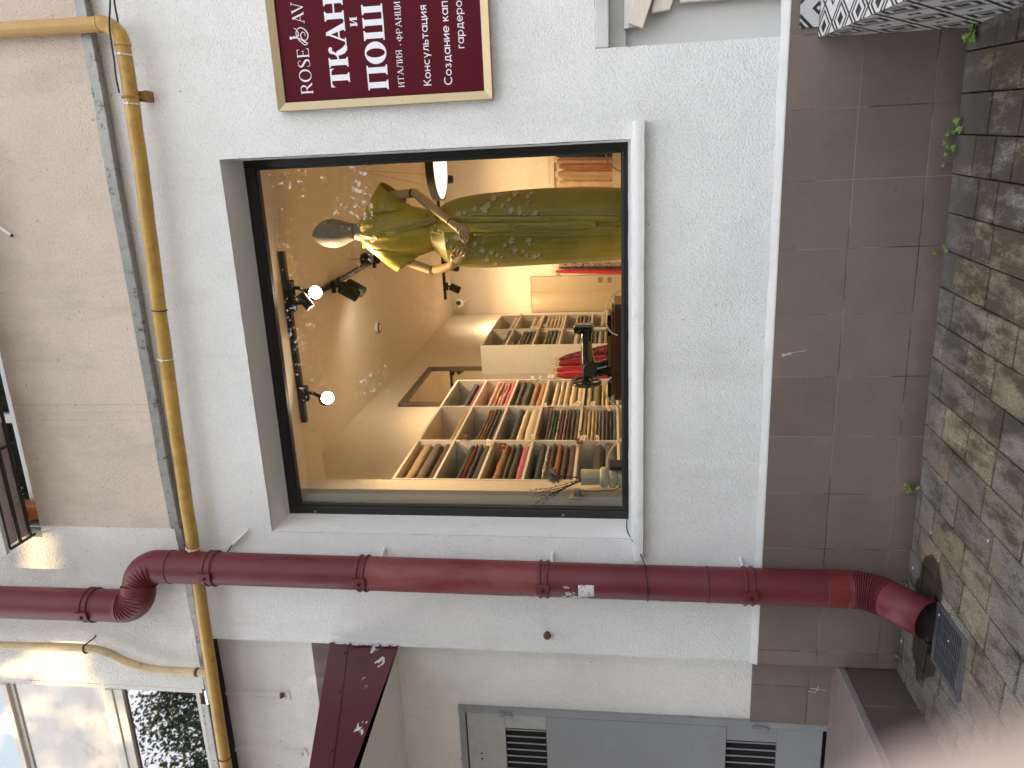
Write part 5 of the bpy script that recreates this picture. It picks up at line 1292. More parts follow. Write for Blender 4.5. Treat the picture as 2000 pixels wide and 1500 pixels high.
TW3 = [[zp(*p) for p in t] for t in TW]; BL3 = [(*zp(x,y), r/4.2857*.00285) for x,y,r in BL]
def skcol(p):
    c = OLV.copy()
    if p.y > DM-.01: return c
    x, z = p.x, p.z
    for t in TW3:
        for a, b in zip(t[:-1], t[1:]):
            dx, dz = b[0]-a[0], b[1]-a[1]; L2 = dx*dx+dz*dz
            s = max(0, min(1, ((x-a[0])*dx+(z-a[1])*dz)/L2)); e = math.hypot(x-a[0]-dx*s, z-a[1]-dz*s)
            if e < .0034: c = Vector((.48,.42,.26))
            elif e < .0052: c = Vector((.12,.115,.07))
    for bx, bz, r in BL3:
        e = math.hypot(x-bx+.004, z-bz+.006)
        if e < r*.95: c = Vector((.10,.105,.12))
    for bx, bz, r in BL3:
        e = math.hypot(x-bx, z-bz)*(1+.22*math.sin(5*math.atan2(z-bz,x-bx)+bx*90))
        if e < r*.88: c = Vector((.66,.58,.36))
    return c
sk = [(846,414,487),(860,408,500),(872,398,512),(884,392,519),(905,385,522),(935,379,523),(970,375,522),(1010,371,520),(1060,367,517),(1110,365,514),(1160,364,511),(1222,366,507)]
rows_loft(sk, lambda v: .10+.065*min(1,v*4)+.02*v, 260, 200, 'skirt', SATIN, mq, fold=.010, colfn=skcol, ex=.92)
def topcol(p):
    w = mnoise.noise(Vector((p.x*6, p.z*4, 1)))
    return GLD.lerp(OLV*1.15, .25+.2*w+(.35 if p.x > -.40 else 0))  # left half painted more golden, a highlight put into the colour
tp = [(850,413,488),(838,409,492),(822,405,498),(800,400,505),(778,397,509),(757,397,509),(742,401,505),(730,407,498),(720,415,490),(713,423,482),(707,428,476)]
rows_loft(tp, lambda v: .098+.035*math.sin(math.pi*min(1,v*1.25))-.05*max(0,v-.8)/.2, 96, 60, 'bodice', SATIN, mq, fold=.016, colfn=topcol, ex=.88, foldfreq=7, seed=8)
def sleeve(c0, h0, v0, c1, h1, v1, seed, D0=DM, D1=DM-.01):
    q = MB(); cols = []
    P0, P1 = mp(*c0, D0), mp(*c1, D1)
    e0 = (mp(c0[0]+v0[0], c0[1]+v0[1], D0)-P0); e1 = (mp(c1[0]+v1[0], c1[1]+v1[1], D1)-P1)
    def fn(u, v):
        th = 2*math.pi*u; k = v*v*(3-2*v)
        C = P0.lerp(P1, v) + Vector((0,0,.010*math.sin(math.pi*v)))
        E = e0.lerp(e1, k); dd = h0+(h1-h0)*k
        f = 1+.07*v*math.sin(th*3+seed)+.05*mnoise.noise(Vector((math.cos(th)*2, v*3, seed)))
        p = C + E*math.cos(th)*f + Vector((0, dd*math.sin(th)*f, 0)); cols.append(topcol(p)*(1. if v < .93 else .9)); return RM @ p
    q.grid(fn, 40, 22, closed=True); q.c = cols
    return part(q, 'sleeve', SATIN, mq, smooth=80, solid=.003)
sleeve((759,411), .115, (43,-5), (767,373.5), .085, (25,18.5), 1.)
sleeve((763,486), .115, (46,6), (797,515.5), .085, (20,-14.5), 2.)
LINEN = mat('linen_cover', (.30,.285,.25), .6, var=.08, vscale=10, bump=.2, bscale=400, bdist=.001)
# closing edge, neckline collar and sash
PIPE = mat('pale_piping', (.40,.38,.24), .6); DKP = mat('dark_piping', (.06,.055,.02), .7)
def ribbon(pts, w, name, m, D, tilt=None, col=OLV, thick=.004, parent=mq, wob=.004):
    """a strip of cloth along photo points, w px wide across"""
    q = MB(); cols = []; P = smoothpath([Vector((a,b,0)) for a,b in pts], 8); n = len(P)
    for i in range(n):
        t = (P[min(i+1,n-1)]-P[max(i-1,0)]).normalized(); s = Vector((-t.y,t.x,0)); f = i/(n-1)
        ww = w(f) if callable(w) else w; d = D(f) if callable(D) else D
        for k in range(7):
            g_ = (k/6-.5)*2; p = P[i]+s*g_*ww/2
            dd = d - wob*(1-g_*g_) + wob*1.2*mnoise.noise(Vector((i*.16, g_*1.1, w if not callable(w) else 2)))
            q.v.append(tuple(RM @ mp(p.x, p.y, dd))); cols.append(tuple(Vector(col)*(1+.12*mnoise.noise(Vector((i*.3,k*.5,2))))))
    for i in range(n-1):
        for k in range(6): b = i*7+k; q.f.append((b,b+1,b+8,b+7))
    q.c = cols
    return part(q, name, m, parent, smooth=80, solid=thick)
nkD = lambda f: DM-float(np.interp(f, [0,.33,.66,1], [.02,.068,.110,.125]))
ribbon([(710,455),(717,456),(725,458.5),(734,461)], lambda f: 30*(1-f)+2, 'neck', LINEN, lambda f: DM-float(np.interp(f,[0,.5,1],[.074,.106,.121])), col=GLD, wob=.0)
ribbon([(706,428),(716,436),(727,449),(736,462)], 8, 'collar', SATIN, nkD, col=GLD*.62, wob=.002)  # painted as the shaded collar; the next one is the lit side
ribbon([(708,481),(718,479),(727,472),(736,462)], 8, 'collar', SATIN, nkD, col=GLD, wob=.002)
ribbon([(733,464),(748,456),(772,451),(800,444),(828,436),(850,428)], 9, 'front_facing', SATIN, lambda f: DM-.140+.012*abs(f-.4), col=OLV*1.2)
def cord(pts, r, name, m, D):
    q = MB(); P = smoothpath([Vector((a,b,0)) for a,b in pts], 6); n = len(P)
    q.tube([RM @ mp(p.x, p.y, D(i/(n-1)) if callable(D) else D) for i, p in enumerate(P)], r, 6); return part(q, name, m, mq, smooth=80)
cord([(731,459),(748,451.5),(772,446.5),(800,439.5),(828,431.5),(848,424)], .0032, 'piping', PIPE, lambda f: DM-.149+.012*abs(f-.4))
sash = [(836,409,0),(846,413,0)]
q = MB(); cols = []
def sashfn(u, v):
    th = 2*math.pi*u; ca, sa = math.cos(th), math.sin(th)
    A, B = mp(838+22*v, 409.5, DM), mp(857+20*v, 488.5, DM); c = (A+B)/2; hw = abs(A.x-B.x)/2+.006
    tz = (A.z-B.z)/2
    p = Vector((c.x+ca*hw, DM+sa*.112*(1+.0*v), c.z+ca*tz+.003*math.sin(th*7))); cols.append(tuple(OLV*1.25*(1+.15*mnoise.noise(Vector((ca*4,v*3,sa)))))); return RM @ p
q.grid(sashfn, 72, 6, closed=True); q.c = cols; part(q, 'sash', SATIN, mq, smooth=80, solid=.004)
# hanging sash ends and the front edge of the skirt
ribbon([(860,425),(900,427.5),(960,428),(1060,427.5),(1140,426.5),(1209,428)], lambda f: 11-1.5*f, 'sash_end', SATIN, lambda f: DM-.145-.055*min(1,f*2.), col=OLV*1.22)
ribbon([(855,444),(880,444.5),(930,444),(1000,443),(1080,441.5),(1163,438.5)], lambda f: 17, 'sash_end', SATIN, lambda f: DM-.15-.062*min(1,f*2.), col=OLV*1.12)
ribbon([(925,456),(1000,455.5),(1080,454.5),(1140,452),(1203,449)], lambda f: 9+9*f, 'skirt_facing', SATIN, lambda f: DM-.176-.03*min(1,f*2.), col=OLV*1.0)
ribbon([(845,446),(862,449),(876,447)], 17, 'sash_knot', SATIN, DM-.15, col=OLV*1.3)
cord([(884,421),(960,421.8),(1080,421.5),(1205,422)], .0022, 'skirt_edge', DKP, lambda f: DM-.135-.05*min(1,f*2.))
cord([(880,454),(1000,453),(1100,452),(1163,447)], .0014, 'piping', PIPE, lambda f: DM-.16-.055*min(1,f*2.))
# head and neck
hd = [(616.3,456,459),(618,448,467),(622,441,473.5),(628,435,478.5),(635,431,481.5),(643,428.3,483.2),(652,427.6,483.8),(661,428.8,482.5),(669,431.2,479.8),(677,433.8,475.5),(685,435.8,471.8),(692,436.6,469),(694,437.5,468)]
rows_loft(hd, lambda v: .012+.098*math.sin(math.pi*(.06+.82*v))**.65, 48, 40, 'head', LINEN, mq, cap=True, ex=1.)
nk = [(693,437.5,468),(700,436,470),(710,433.5,473),(722,430,476),(736,424,480)]
rows_loft(nk, lambda v: .052+.02*v, 40, 10, 'neck', LINEN, mq, cap=True, ex=1.)
# wooden jointed arms and hands
WOOD = mat('pale_beech', (.62,.43,.21), .38, var=.12, vscale=5, stretch=(3,3,.7), bump=.04, bscale=60)
WJ = mat('dark_joint', (.05,.028,.015), .6)
def limb(pts, rs, name, par, n=18, m=None):
    P = [RM @ mp(x, y, d) for x, y, d in pts]; q = MB(); q.tube(P, rs, n); return part(q, name, m or WOOD, par, smooth=60)
def ball(p, r, name, par, m=None, sx=1.):
    q = MB(); c = RM @ mp(*p); q.lathe([(max(1e-4,r*math.sin(a)), -r*math.cos(a)*sx) for a in [math.pi*i/12 for i in range(13)]], 18, Matrix.Translation(c), cap=False); return part(q, name, m or WOOD, par, smooth=80)
def finger(par, base, tip, bend, r, D0, D1):
    """three bent joints from the palm; photo px"""
    bx, by = base; tx, ty = tip; mx, my = (bx+tx)/2+bend[0], (by+ty)/2+bend[1]
    P = smoothpath([RM @ mp(bx,by,D0), RM @ mp(bx*.55+mx*.45, by*.55+my*.45, D0-.006), RM @ mp(mx,my,(D0+D1)/2-.010), RM @ mp(tx*.6+mx*.4, ty*.6+my*.4, D1-.006), RM @ mp(tx,ty,D1)], 4)
    n = len(P); q = MB(); q.tube(P, [r*(1.05-.25*i/(n-1))*(1+.10*math.cos(i/(n-1)*math.pi*6)) if i < n-1 else r*.35 for i in range(n)], 10); part(q, 'finger', WOOD, par, smooth=80)
def palm(par, a, b, wa, wb, D0, D1, th=.013):
    q = MB(); A, B = Vector((a[0],a[1],0)), Vector((b[0],b[1],0)); t = (B-A).normalized(); s = Vector((-t.y,t.x,0))
    def fn(u, v):
        an = 2*math.pi*u; w = (wa+(wb-wa)*v)*(1+.25*math.sin(math.pi*v)); c = A.lerp(B, v)+s*w/2*math.cos(an)
        return RM @ mp(c.x, c.y, D0+(D1-D0)*v+math.sin(an)*th*(1.25-.35*v))
    q.grid(fn, 20, 8, closed=True); q.f.append(tuple(range(19,-1,-1))); q.f.append(tuple(8*20+k for k in range(20)))
    return part(q, 'hand', WOOD, par, smooth=80)
# arm on the right of the figure as seen from the street
ua = limb([(762,383,4.29),(775,380.5,4.27),(790,379,4.25),(804,377.5,4.235)], [.026,.026,.0255,.025], 'arm', mq)
ua['label'] = 'wooden arm crossing in front of the belt'
ball((811,377.5,4.225), .0265, 'elbow_joint', ua); limb([(803.5,377.6,4.236),(805,377.4,4.234)], [.0256,.0256], 'joint_ring', ua, m=WJ)
limb([(814,380,4.22),(820,385.5,4.205),(835,397,4.18),(855,413.5,4.145),(872,427.5,4.115),(878,432.5,4.105)], [.021,.0265,.0265,.0235,.0205,.020], 'forearm', ua)
limb([(877.5,432.2,4.1055),(878.8,433.2,4.1035)], [.0204,.0204], 'joint_ring', ua, m=WJ)
limb([(879,433.4,4.103),(890,442,4.09),(897,446.5,4.082)], [.0195,.021,.0235], 'wrist', ua)
h1 = palm(ua, (894,444.5), (911,454), 17, 18, 4.085, 4.07)
finger(h1, (898,452), (905,473), (-2.5,2), .0062, 4.065, 4.055); finger(h1, (903,455), (909,476), (-2.,1.5), .0064, 4.062, 4.05)
finger(h1, (908,457), (912,474.5), (-1.5,2.5), .0062, 4.065, 4.055); finger(h1, (912,455), (914,470), (1.5,1), .0056, 4.068, 4.06); finger(h1, (909,448), (919,457), (2.5,-1), .0068, 4.075, 4.055)
la = limb([(790,509,4.27),(806,515,4.26),(825,521.5,4.245),(842,527.5,4.23)], [.0255,.0255,.025,.0245], 'arm', mq)
la['label'] = 'wooden arm held low at the side away from the rail'
ball((846,528,4.225), .0245, 'elbow_joint', la, WJ); limb([(849,527.6,4.22),(860,525.5,4.20),(872,522,4.175),(880,518.5,4.155)], [.0255,.0255,.0235,.0215], 'forearm', la)
limb([(880,518.6,4.155),(884,515.5,4.145),(888,511.5,4.135)], [.0255,.0265,.0225], 'wrist', la)
h2 = palm(la, (884,514), (898,500), 17, 17, 4.135, 4.10)
finger(h2, (888,503), (894.5,480), (-3.5,-1), .0062, 4.10, 4.075); finger(h2, (892,501), (899,483), (-2,0), .0064, 4.10, 4.07); finger(h2, (897,501), (905,487), (0,0), .0062, 4.10, 4.07)
finger(h2, (900,503), (910,492), (1,1.5), .0056, 4.105, 4.08); finger(h2, (884,507), (886,492), (-3.5,0), .0068, 4.115, 4.08)

# ---------------------------------------------------------------- sewing machine
sm = thing('sewing_machine', 'vintage black sewing machine with gold decals on a dark wooden base behind the glass', 'sewing machine', IR(-1.12,4.22,1.40), -PHI)
ENAM = mat('black_enamel', (.008,.008,.009), .16, coat=.6, var=.05)
GOLDD = mat('gold_decal', (.30,.215,.055), .4, .5, var=.6, vscale=160)
CHRM = mat('worn_chrome', (.5,.48,.45), .25, .95)
DW = mat('dark_mahogany', (.055,.018,.012), .35, var=.25, vscale=6, stretch=(6,1,1), coat=.3)
D_ = 4.20
def mm(x, y, D=D_): return RM @ mp(x, y, D)
A, B = mp(1197,594,D_-.10), mp(1214,781,D_-.10)
q = MB(); q.box((B.x,4.09,1.4005),(A.x,4.34,1.455), RM); part(q, 'wooden_base', DW, sm, bevel=.004)
q = MB(); q.box((B.x+.03,4.10,1.4555),(A.x-.04,4.33,1.470), RM); part(q, 'base_top', mat('mahogany_top', (.085,.035,.022), .35, var=.2), sm, bevel=.003)
q = MB(); q.box((-1.385,4.125,1.4705),(-.90,4.30,1.495), RM); part(q, 'bed', ENAM, sm, bevel=.006)
q = MB()
pth = smoothpath([mm(1197,716), mm(1186,717), mm(1172,720), mm(1159,721), mm(1150,714), mm(1147,700), mm(1145.5,680), mm(1144.5,662), mm(1145,650), mm(1146,640)], 6)
n = len(pth); rad = []
for i in range(n):
    f = i/(n-1); rad.append(np.interp(f, [0,.1,.25,.36,.47,.6,.75,.88,1], [.066,.056,.053,.054,.050,.041,.037,.040,.045]))
q.tube(pth, [float(r) for r in rad], 24, ref=(0,1,0), rfun=lambda i, th, d: .85+.15*abs(d.dot(LD))*0+.0); arm = part(q, 'arm', ENAM, sm, smooth=80)
q = MB(); q.lathe([(.0,-.02),(.036,-.02),(.040,-.012),(.040,.0),(0,.0)], 28, Matrix.Translation(mm(1152,721,D_-.036)) @ Matrix.Rotation(-PHI,4,'Z'), 'Y'); part(q, 'medallion', mat('dark_pewter', (.07,.066,.06), .45, .7, bump=.8, bscale=120), sm, smooth=40)
q = MB(); c = [mm(1152.5,y,D_-.0375+.0045*((y-685)/25)**2*0) for y in (706,698,690,682,674,666)]
for a, b in zip(c[:-1], c[1:]):
    up = Vector((0,0,.011)); q.prism([a-up+LD*-.0005, b-up, b+up*.8, a+up], LD*.004)
part(q, 'gold_decal', GOLDD, sm)
q = MB()
for k in range(12):
    P = mm(1186+random.uniform(-6,6), 690+random.uniform(-12,14), D_-.058); q.lathe([(0,0),(.006,0),(.006,-.001),(0,-.001)], 8, Matrix.Translation(P) @ Matrix.Rotation(-PHI,4,'Z'), 'Y')
q2 = MB(); q2.box((-1.20,4.1225,1.474),(-1.02,4.1245,1.490), RM); part(q2, 'gold_decal', GOLDD, sm)
# head with face plate, needle bar and presser foot
hx = mp(1146,639,D_).x
q = MB(); q.box((hx-.032,D_-.034,1.575),(hx+.018,D_+.034,1.685), RM); part(q, 'head', ENAM, sm, bevel=.010)
q = MB(); q.box((hx+.0182,D_-.026,1.585),(hx+.0212,D_+.026,1.675), RM); part(q, 'face_plate', CHRM, sm, bevel=.003)
q = MB(); q.tube([IR(hx-.006,D_-.006,1.685),IR(hx-.006,D_-.006,1.735)], .0055, 10); q.tube([IR(hx-.020,D_-.006,1.50),IR(hx-.020,D_-.006,1.575)], .005, 10); q.tube([IR(hx+.002,D_+.008,1.50),IR(hx+.002,D_+.008,1.575)], .0042, 10); q.box((hx-.03,D_-.012,1.497),(hx-.006,D_+.008,1.502), RM)
part(q, 'needle_bar', CHRM, sm, smooth=40)
q = MB(); q.box((hx-.038,D_-.05,1.60),(hx-.002,D_-.0345,1.622), RM); q.tube([IR(hx-.02,D_-.03,1.655),IR(hx-.02,D_-.062,1.655)], .010, 12); part(q, 'tension_knob', BLKM, sm, bevel=.003)
# hand wheel
wx = mp(1147,747,D_).x; wz_ = (mp(1113.5,747,D_).z+mp(1175.5,747,D_).z)/2; wr = (mp(1113.5,747,D_).z-mp(1175.5,747,D_).z)/2
Mw = RM @ Matrix.Translation((wx, D_+.01, wz_))
q = MB(); ring = [(wr+.011*math.cos(a)-.011, .012*math.sin(a)) for a in [2*math.pi*i/14 for i in range(15)]]
q.lathe(ring, 40, Mw, 'X', cap=False); part(q, 'hand_wheel', ENAM, sm, smooth=80)
q = MB(); q.lathe([(0,-.018),(.026,-.018),(.030,-.01),(.030,.012),(.018,.02),(.018,.06),(0,.06)], 24, Mw, 'X')
for k in range(5):
    a = 2*math.pi*k/5+.3; q.tube([Mw @ Vector((0,math.cos(a)*.02,math.sin(a)*.02)), Mw @ Vector((0,math.cos(a)*(wr-.015),math.sin(a)*(wr-.015)))], .007, 8)
part(q, 'wheel_hub', ENAM, sm, smooth=40)
q = MB(); q.lathe([(0,0),(.020,0),(.022,.008),(.014,.02),(.006,.026),(0,.026)], 16, Matrix.Translation(IR(-1.27,4.10,1.4725))); part(q, 'bobbin_winder', mat('dull_steel', (.16,.16,.17), .35, .8), sm, smooth=50)

# ---------------------------------------------------------------- clear looped tube, vase with dried flowers, socket
hp = thing('looped_tube', 'clear plastic tube laid in scalloped loops along the bottom of the display window', 'tube', IR(-.8,4.05,1.40), -PHI)
CLR = mat('clear_pinkish_plastic', (.66,.56,.46), .12, spec=.8, var=0); 
for k, pts in enumerate(([(1219,336),(1203,331),(1189,317),(1183,300),(1180,280)],[(1219,564),(1205,570),(1193,582),(1185,600),(1182,618),(1185,636),(1194,649),(1206,655)],[(1194,737),(1186,745),(1182,757),(1184,772),(1192,784),(1206,793),(1219,799)],[(1219,854),(1204,865),(1192,880),(1186,897),(1185,914)])):
    q = MB(); q.tube(smoothpath([mm(x,y,4.06) for x,y in pts], 6), .0042, 8); part(q, 'loop', CLR, hp, smooth=80)
VD = 3.985
vs = thing('vase', 'milky glass vase with three bulging rings holding dried flowers', 'vase', IR(-1.86,VD,1.40), -PHI)
MILK = mat('milk_glass', (.62,.62,.50), .18, var=.06, vscale=9, spec=.6, coat=.4)
vx = mp(1160,932,VD).x; Mv = RM @ Matrix.Translation((vx, VD, 0)); K = .00283*VD/4.3*1.0
zt_, zb1 = mp(1135,932,VD).z, mp(1171,932,VD).z
q = MB(); q.lathe([(.044,zb1-.005),(.046,zb1+.02),(.047,zt_-.004),(.045,zt_),(.042,zt_-.004),(.040,zb1),(0,zb1)], 32, Mv, cap=False); part(q, 'neck', mat('pale_glass', (.56,.55,.40), .2, spec=.5, coat=.3), vs, smooth=60)
pr = [(0,1.3995)]
zz = [1.40, 1.40+(zb1-1.40)*.30, 1.40+(zb1-1.40)*.64, zb1]
for a, b in zip(zz[:-1], zz[1:]):
    for i in range(9): t = math.pi*i/8; pr.append((.044+.0165*math.sin(t)**.7, a+(b-a)*(.03+.94*(1-math.cos(t))/2)))
pr.append((0,zb1)); q = MB(); q.lathe(pr, 36, Mv, cap=False); part(q, 'ringed_body', MILK, vs, smooth=80)
nv = thing('folded_cloth', 'dark navy folded cloth lying beside the ringed vase', 'fabric', IR(-1.79,VD-.02,1.40), -PHI)
q = MB(); A, B = mp(1190,908,VD-.02), mp(1219,917,VD-.02); q.box((B.x+.004,VD-.05,1.3985),(A.x,VD+.06,A.z), RM); part(q, 'cloth', mat('navy_denim', (.018,.022,.04), .8, bump=.4, bscale=260), nv, bevel=.006)
dfw = thing('dried_protea', 'dried protea head with grey fluffy centre and reddish bracts standing in the vase', 'flower', mm(1138,932,VD), -PHI)
PC = mm(1083,929,VD-.02); PV = (mm(1083,929,VD-.02)-mm(1135,934,VD)).normalized(); ax = Vector((-.25,-.5,.8)).normalized()
rn = random.Random(5); qf, qb = MB(), MB()
Tn = ax.orthogonal().normalized(); Bn = ax.cross(Tn)
for k in range(420):
    a, b = rn.uniform(0,2*math.pi), rn.uniform(-.35,1); s = math.sqrt(max(0,1-b*b)); d = (Tn*math.cos(a)*s+Bn*math.sin(a)*s+ax*b)
    p0 = PC+d*.022; p1 = PC+d*rn.uniform(.040,.052)+Vector((rn.gauss(0,.005),)*3); sd = d.orthogonal().normalized()*.0016
    qf.add([p0-sd, p0+sd, p1+sd*.4, p1-sd*.4], [(0,1,2,3)])
for k in range(46):
    a, b = rn.uniform(0,2*math.pi), rn.uniform(-.95,-.1); s = math.sqrt(1-b*b); d = (Tn*math.cos(a)*s+Bn*math.sin(a)*s+ax*b).normalized()
    p0 = PC+d*.02; p1 = PC+(d*.85+ax*.25)*rn.uniform(.055,.075); sd = d.cross(ax).normalized()*.007
    qb.add([p0-sd*.6, p0+sd*.6, p0.lerp(p1,.6)+sd, p1, p0.lerp(p1,.6)-sd], [(0,1,2,3,4)])
part(qf, 'fluff', mat('grey_fluff', (.36,.35,.37), .9), dfw, fixn=False); part(qb, 'bracts', mat('red_brown_bract', (.13,.035,.025), .6, var=.3), dfw, fixn=False)
q = MB(); q.tube([PC-ax*.01, PC.lerp(mm(1137,932,VD),.6)+Vector((0,-.01,0)), mm(1137,932,VD), mm(1165,932,VD)], .004, 8); part(q, 'stem', mat('dry_stem', (.14,.09,.05), .8), dfw)
tg = thing('dried_twigs', 'bundle of thin dark budded twigs leaning out of the vase towards the window side', 'twigs', mm(1137,936,VD), -PHI)
qs, qb = MB(), MB()
for tx, ty, bend in ((1036,958,4),(1046,964,3),(1043,972,2),(1039,989,-2),(1052,990,-4),(1062,958,3),(1050,978,0),(1080,962,2)):
    a, b = Vector((1136,937+rn.uniform(-3,3),0)), Vector((tx,ty,0)); D1 = VD-rn.uniform(.0,.08)
    P = []
    for f in [i/10 for i in range(11)]:
        x_, y_ = a.x+(b.x-a.x)*f, a.y+(b.y-a.y)*f+bend*math.sin(math.pi*f)
        dl_ = (RM.inverted() @ at(x_, y_, LX, LF+.012+C0.dot(LX))).y      # stay in front of the pilaster
        P.append(mm(x_, y_, max(3.865, min(VD+(D1-VD)*f, dl_))))
    qs.tube(P, [.0020*(1-.05*i) for i in range(11)], 5)
    for i in range(2, 11):
        for s in (-1,1):
            if rn.random() < .7:
                c = P[i]+Vector((rn.uniform(-.006,.006), rn.uniform(-.004,.004), s*.004)); r = rn.uniform(.0022,.0038)
                qb.lathe([(0,-r*1.5),(r*.8,-r*.6),(r,.2*r),(0,r*1.7)], 6, Matrix.Translation(c) @ Matrix.Rotation(rn.uniform(-.8,.8),4,'Y'), cap=False)
TWG = mat('dark_twig', (.035,.022,.016), .8); part(qs, 'stems', TWG, tg); part(qb, 'buds', TWG, tg, smooth=80)
P = RM.inverted() @ at(1127, 971, LX, LF+.001+C0.dot(LX))
so = thing('wall_outlet', 'double wall outlet with a plug and a grey cable on the cream pilaster', 'socket', IR(LF,P.y,P.z), -PHI)
q = MB(); q.box((LF+.0005,P.y-.036,P.z-.042),(LF+.012,P.y+.036,P.z+.042), RM); part(q, 'plate', mat('beige_plate', (.40,.30,.22), .4), so, bevel=.003)
q = MB(); q.box((LF+.0125,P.y-.02,P.z-.022),(LF+.05,P.y+.022,P.z+.020), RM); part(q, 'plug', mat('grey_plug', (.27,.26,.27), .45), so, bevel=.008)
q = MB(); q.tube(smoothpath([RM @ Vector((LF+.04,P.y,P.z-.015)), RM @ Vector((LF+.035,P.y+.01,P.z-.07)), RM @ Vector((LF+.03,P.y+.03,P.z-.18)), RM @ Vector((LF+.03,P.y+.06,1.44)), RM @ Vector((LF+.05,P.y+.12,1.404))], 6), .0035, 8); part(q, 'cable', mat('grey_cable', (.22,.20,.18), .5), so, smooth=80)

# ---------------------------------------------------------------- ceiling things and track lights
LAMP = bpy.data.materials.new('lamp_glow'); LAMP.use_nodes = True
_b = LAMP.node_tree.nodes['Principled BSDF']; _b.inputs['Emission Color'].default_value = (1,.86,.66,1); _b.inputs['Emission Strength'].default_value = 60.
LAMP2 = bpy.data.materials.new('lamp_diffuser'); LAMP2.use_nodes = True
_b = LAMP2.node_tree.nodes['Principled BSDF']; _b.inputs['Emission Color'].default_value = (1,.90,.74,1); _b.inputs['Emission Strength'].default_value = .5
GROUPL = 'black track spots on the shop ceiling'
def rail(lab, a, b, w=.034):
    t = thing('light_track', lab, 'light track', a.lerp(b,.5), -PHI, 'black light tracks')
    d = (b-a).normalized(); s = Vector((0,0,1)).cross(d).normalized(); q = MB(); up = Vector((0,0,1))
    q.prism([a-s*w/2, a+s*w/2, a+s*w/2+up*.034, a-s*w/2+up*.034], b-a); part(q, 'track', BLKM, t)
    q = MB(); q.prism([a-s*.004-up*.0012, a+s*.004-up*.0012, a+s*.004-up*.0002, a-s*.004-up*.0002], b-a); part(q, 'groove', mat('track_groove', (.05,.05,.05), .4), t); return t
rail('black light track across the lintel above the window', IR(-.505,4.245,3.39), IR(-1.58,4.246,3.39))
ta, tb2 = atZ(630,568,3.73), atZ(742,504,3.73); rail('black light track running back along the ceiling towards the mannequin', ta, tb2)
rail('black light track far back above the hanging cloths', IR(.30,9.4,3.60), IR(-1.80,9.4,3.60))
def lamp_light(name, loc, energy, size=.05, col=(1,.68,.38), spot=None, aim=None):
    l = bpy.data.lights.new(name, 'SPOT' if spot else 'POINT'); l.energy = energy; l.color = col; l.shadow_soft_size = size
    if spot: l.spot_size = R(spot); l.spot_blend = 1.
    o = bpy.data.objects.new(name, l); COL.objects.link(o); o.location = loc
    if aim is not None: o.rotation_euler = (Vector(aim)-Vector(loc)).to_track_quat('-Z','Y').to_euler()
    return o
def spot(lab, base, can, dirv, lit, r=.042, L=.13, energy=0):
    """adapter on the track, bent arm, can with a recessed lens"""
    t = thing('track_spot', lab, 'spot light', base, -PHI, GROUPL)
    q = MB(); M = Matrix.Translation(base) @ Matrix.Rotation(-PHI,4,'Z'); q.box((-.05,-.017,-.03),(.05,.017,.0), M); part(q, 'adapter', BLKM, t, bevel=.003)
    d = Vector(dirv).normalized()
    q = MB(); bk = can-d*L*.5; q.tube(smoothpath([base+Vector((0,0,-.03)), base+Vector((0,0,-.06)), bk.lerp(base,.45)+Vector((0,0,-.02)), bk+Vector((0,0,.01))], 5), .011, 10); part(q, 'arm', BLKM, t, smooth=60)
    Mc = Matrix.Translation(can) @ d.to_track_quat('Z','Y').to_matrix().to_4x4()
    q = MB(); q.lathe([(0,-L),(r*.9,-L),(r,-L+.008),(r,.0),(r*.93,.0),(r*.90,-.012),(r*.55,-.03),(0,-.03)], 24, Mc, cap=False); part(q, 'can', BLKM, t, smooth=40)
    q = MB(); q.lathe([(0,-.014),(r*.87,-.012),(r*.9,-.004),(0,-.002)], 24, Mc, cap=False); part(q, 'lens', LAMP if lit else mat('dull_lens', (.3,.28,.25), .1), t)
    return can+d*.03, d
toC = lambda p: (CAM-p).normalized()
B1 = IR(*[(RM.inverted() @ atD(577,563,4.245))[i] for i in (0,1)], 3.389); c1_ = atD(616,571,4.30); L1 = spot('bright spot facing the street in the middle of the window track', B1, c1_, toC(c1_)*.9+Vector((.1,0,-.25)), True)
B2 = IR(*[(RM.inverted() @ atD(588,768,4.245))[i] for i in (0,1)], 3.389); c2_ = atD(640,777,4.28); L2 = spot('bright spot facing the street at the far end of the window track', B2, c2_, toC(c2_)*.9+Vector((.1,0,-.2)), True, L=.11)
B3 = IR(*[(RM.inverted() @ atD(583,592,4.245))[i] for i in (0,1)], 3.389); c3_ = atD(607,601,4.22); L3 = spot('small lit spot turned to the shelves just under the middle spot', B3, c3_, Vector((-.75,.0,-.55)), True, r=.03, L=.10)
sp4 = atZ(648,560,3.73); L4 = spot('dark spot hanging from the ceiling track, nearer one', sp4, sp4+Vector((-.10,.10,-.17)), Vector((-.6,.5,-.7)), True, r=.05, L=.16)
sp5 = atZ(660,553,3.73); L5 = spot('dark spot hanging from the ceiling track, farther one', sp5, sp5+Vector((-.10,.12,-.17)), Vector((-.6,.55,-.7)), True, r=.05, L=.16)
sp6 = atZ(728,513,3.73); L6 = spot('dark spot beside the mannequin shoulder', sp6, sp6+Vector((.12,.0,-.16)), Vector((.5,-.1,-.8)), True, r=.05, L=.16)
B7 = IR(-1.63,9.4,3.60); L7 = spot('spot at the end of the far track near the security camera', B7, IR(-1.69,9.42,3.43), Vector((-.45,.3,-.8)), True, r=.05, L=.13)
B8 = IR(-1.36,9.4,3.60); L8 = spot('spot on the far track beside the wooden hand', B8, IR(-1.40,9.42,3.43), Vector((-.3,.6,-.8)), True, r=.05, L=.13)
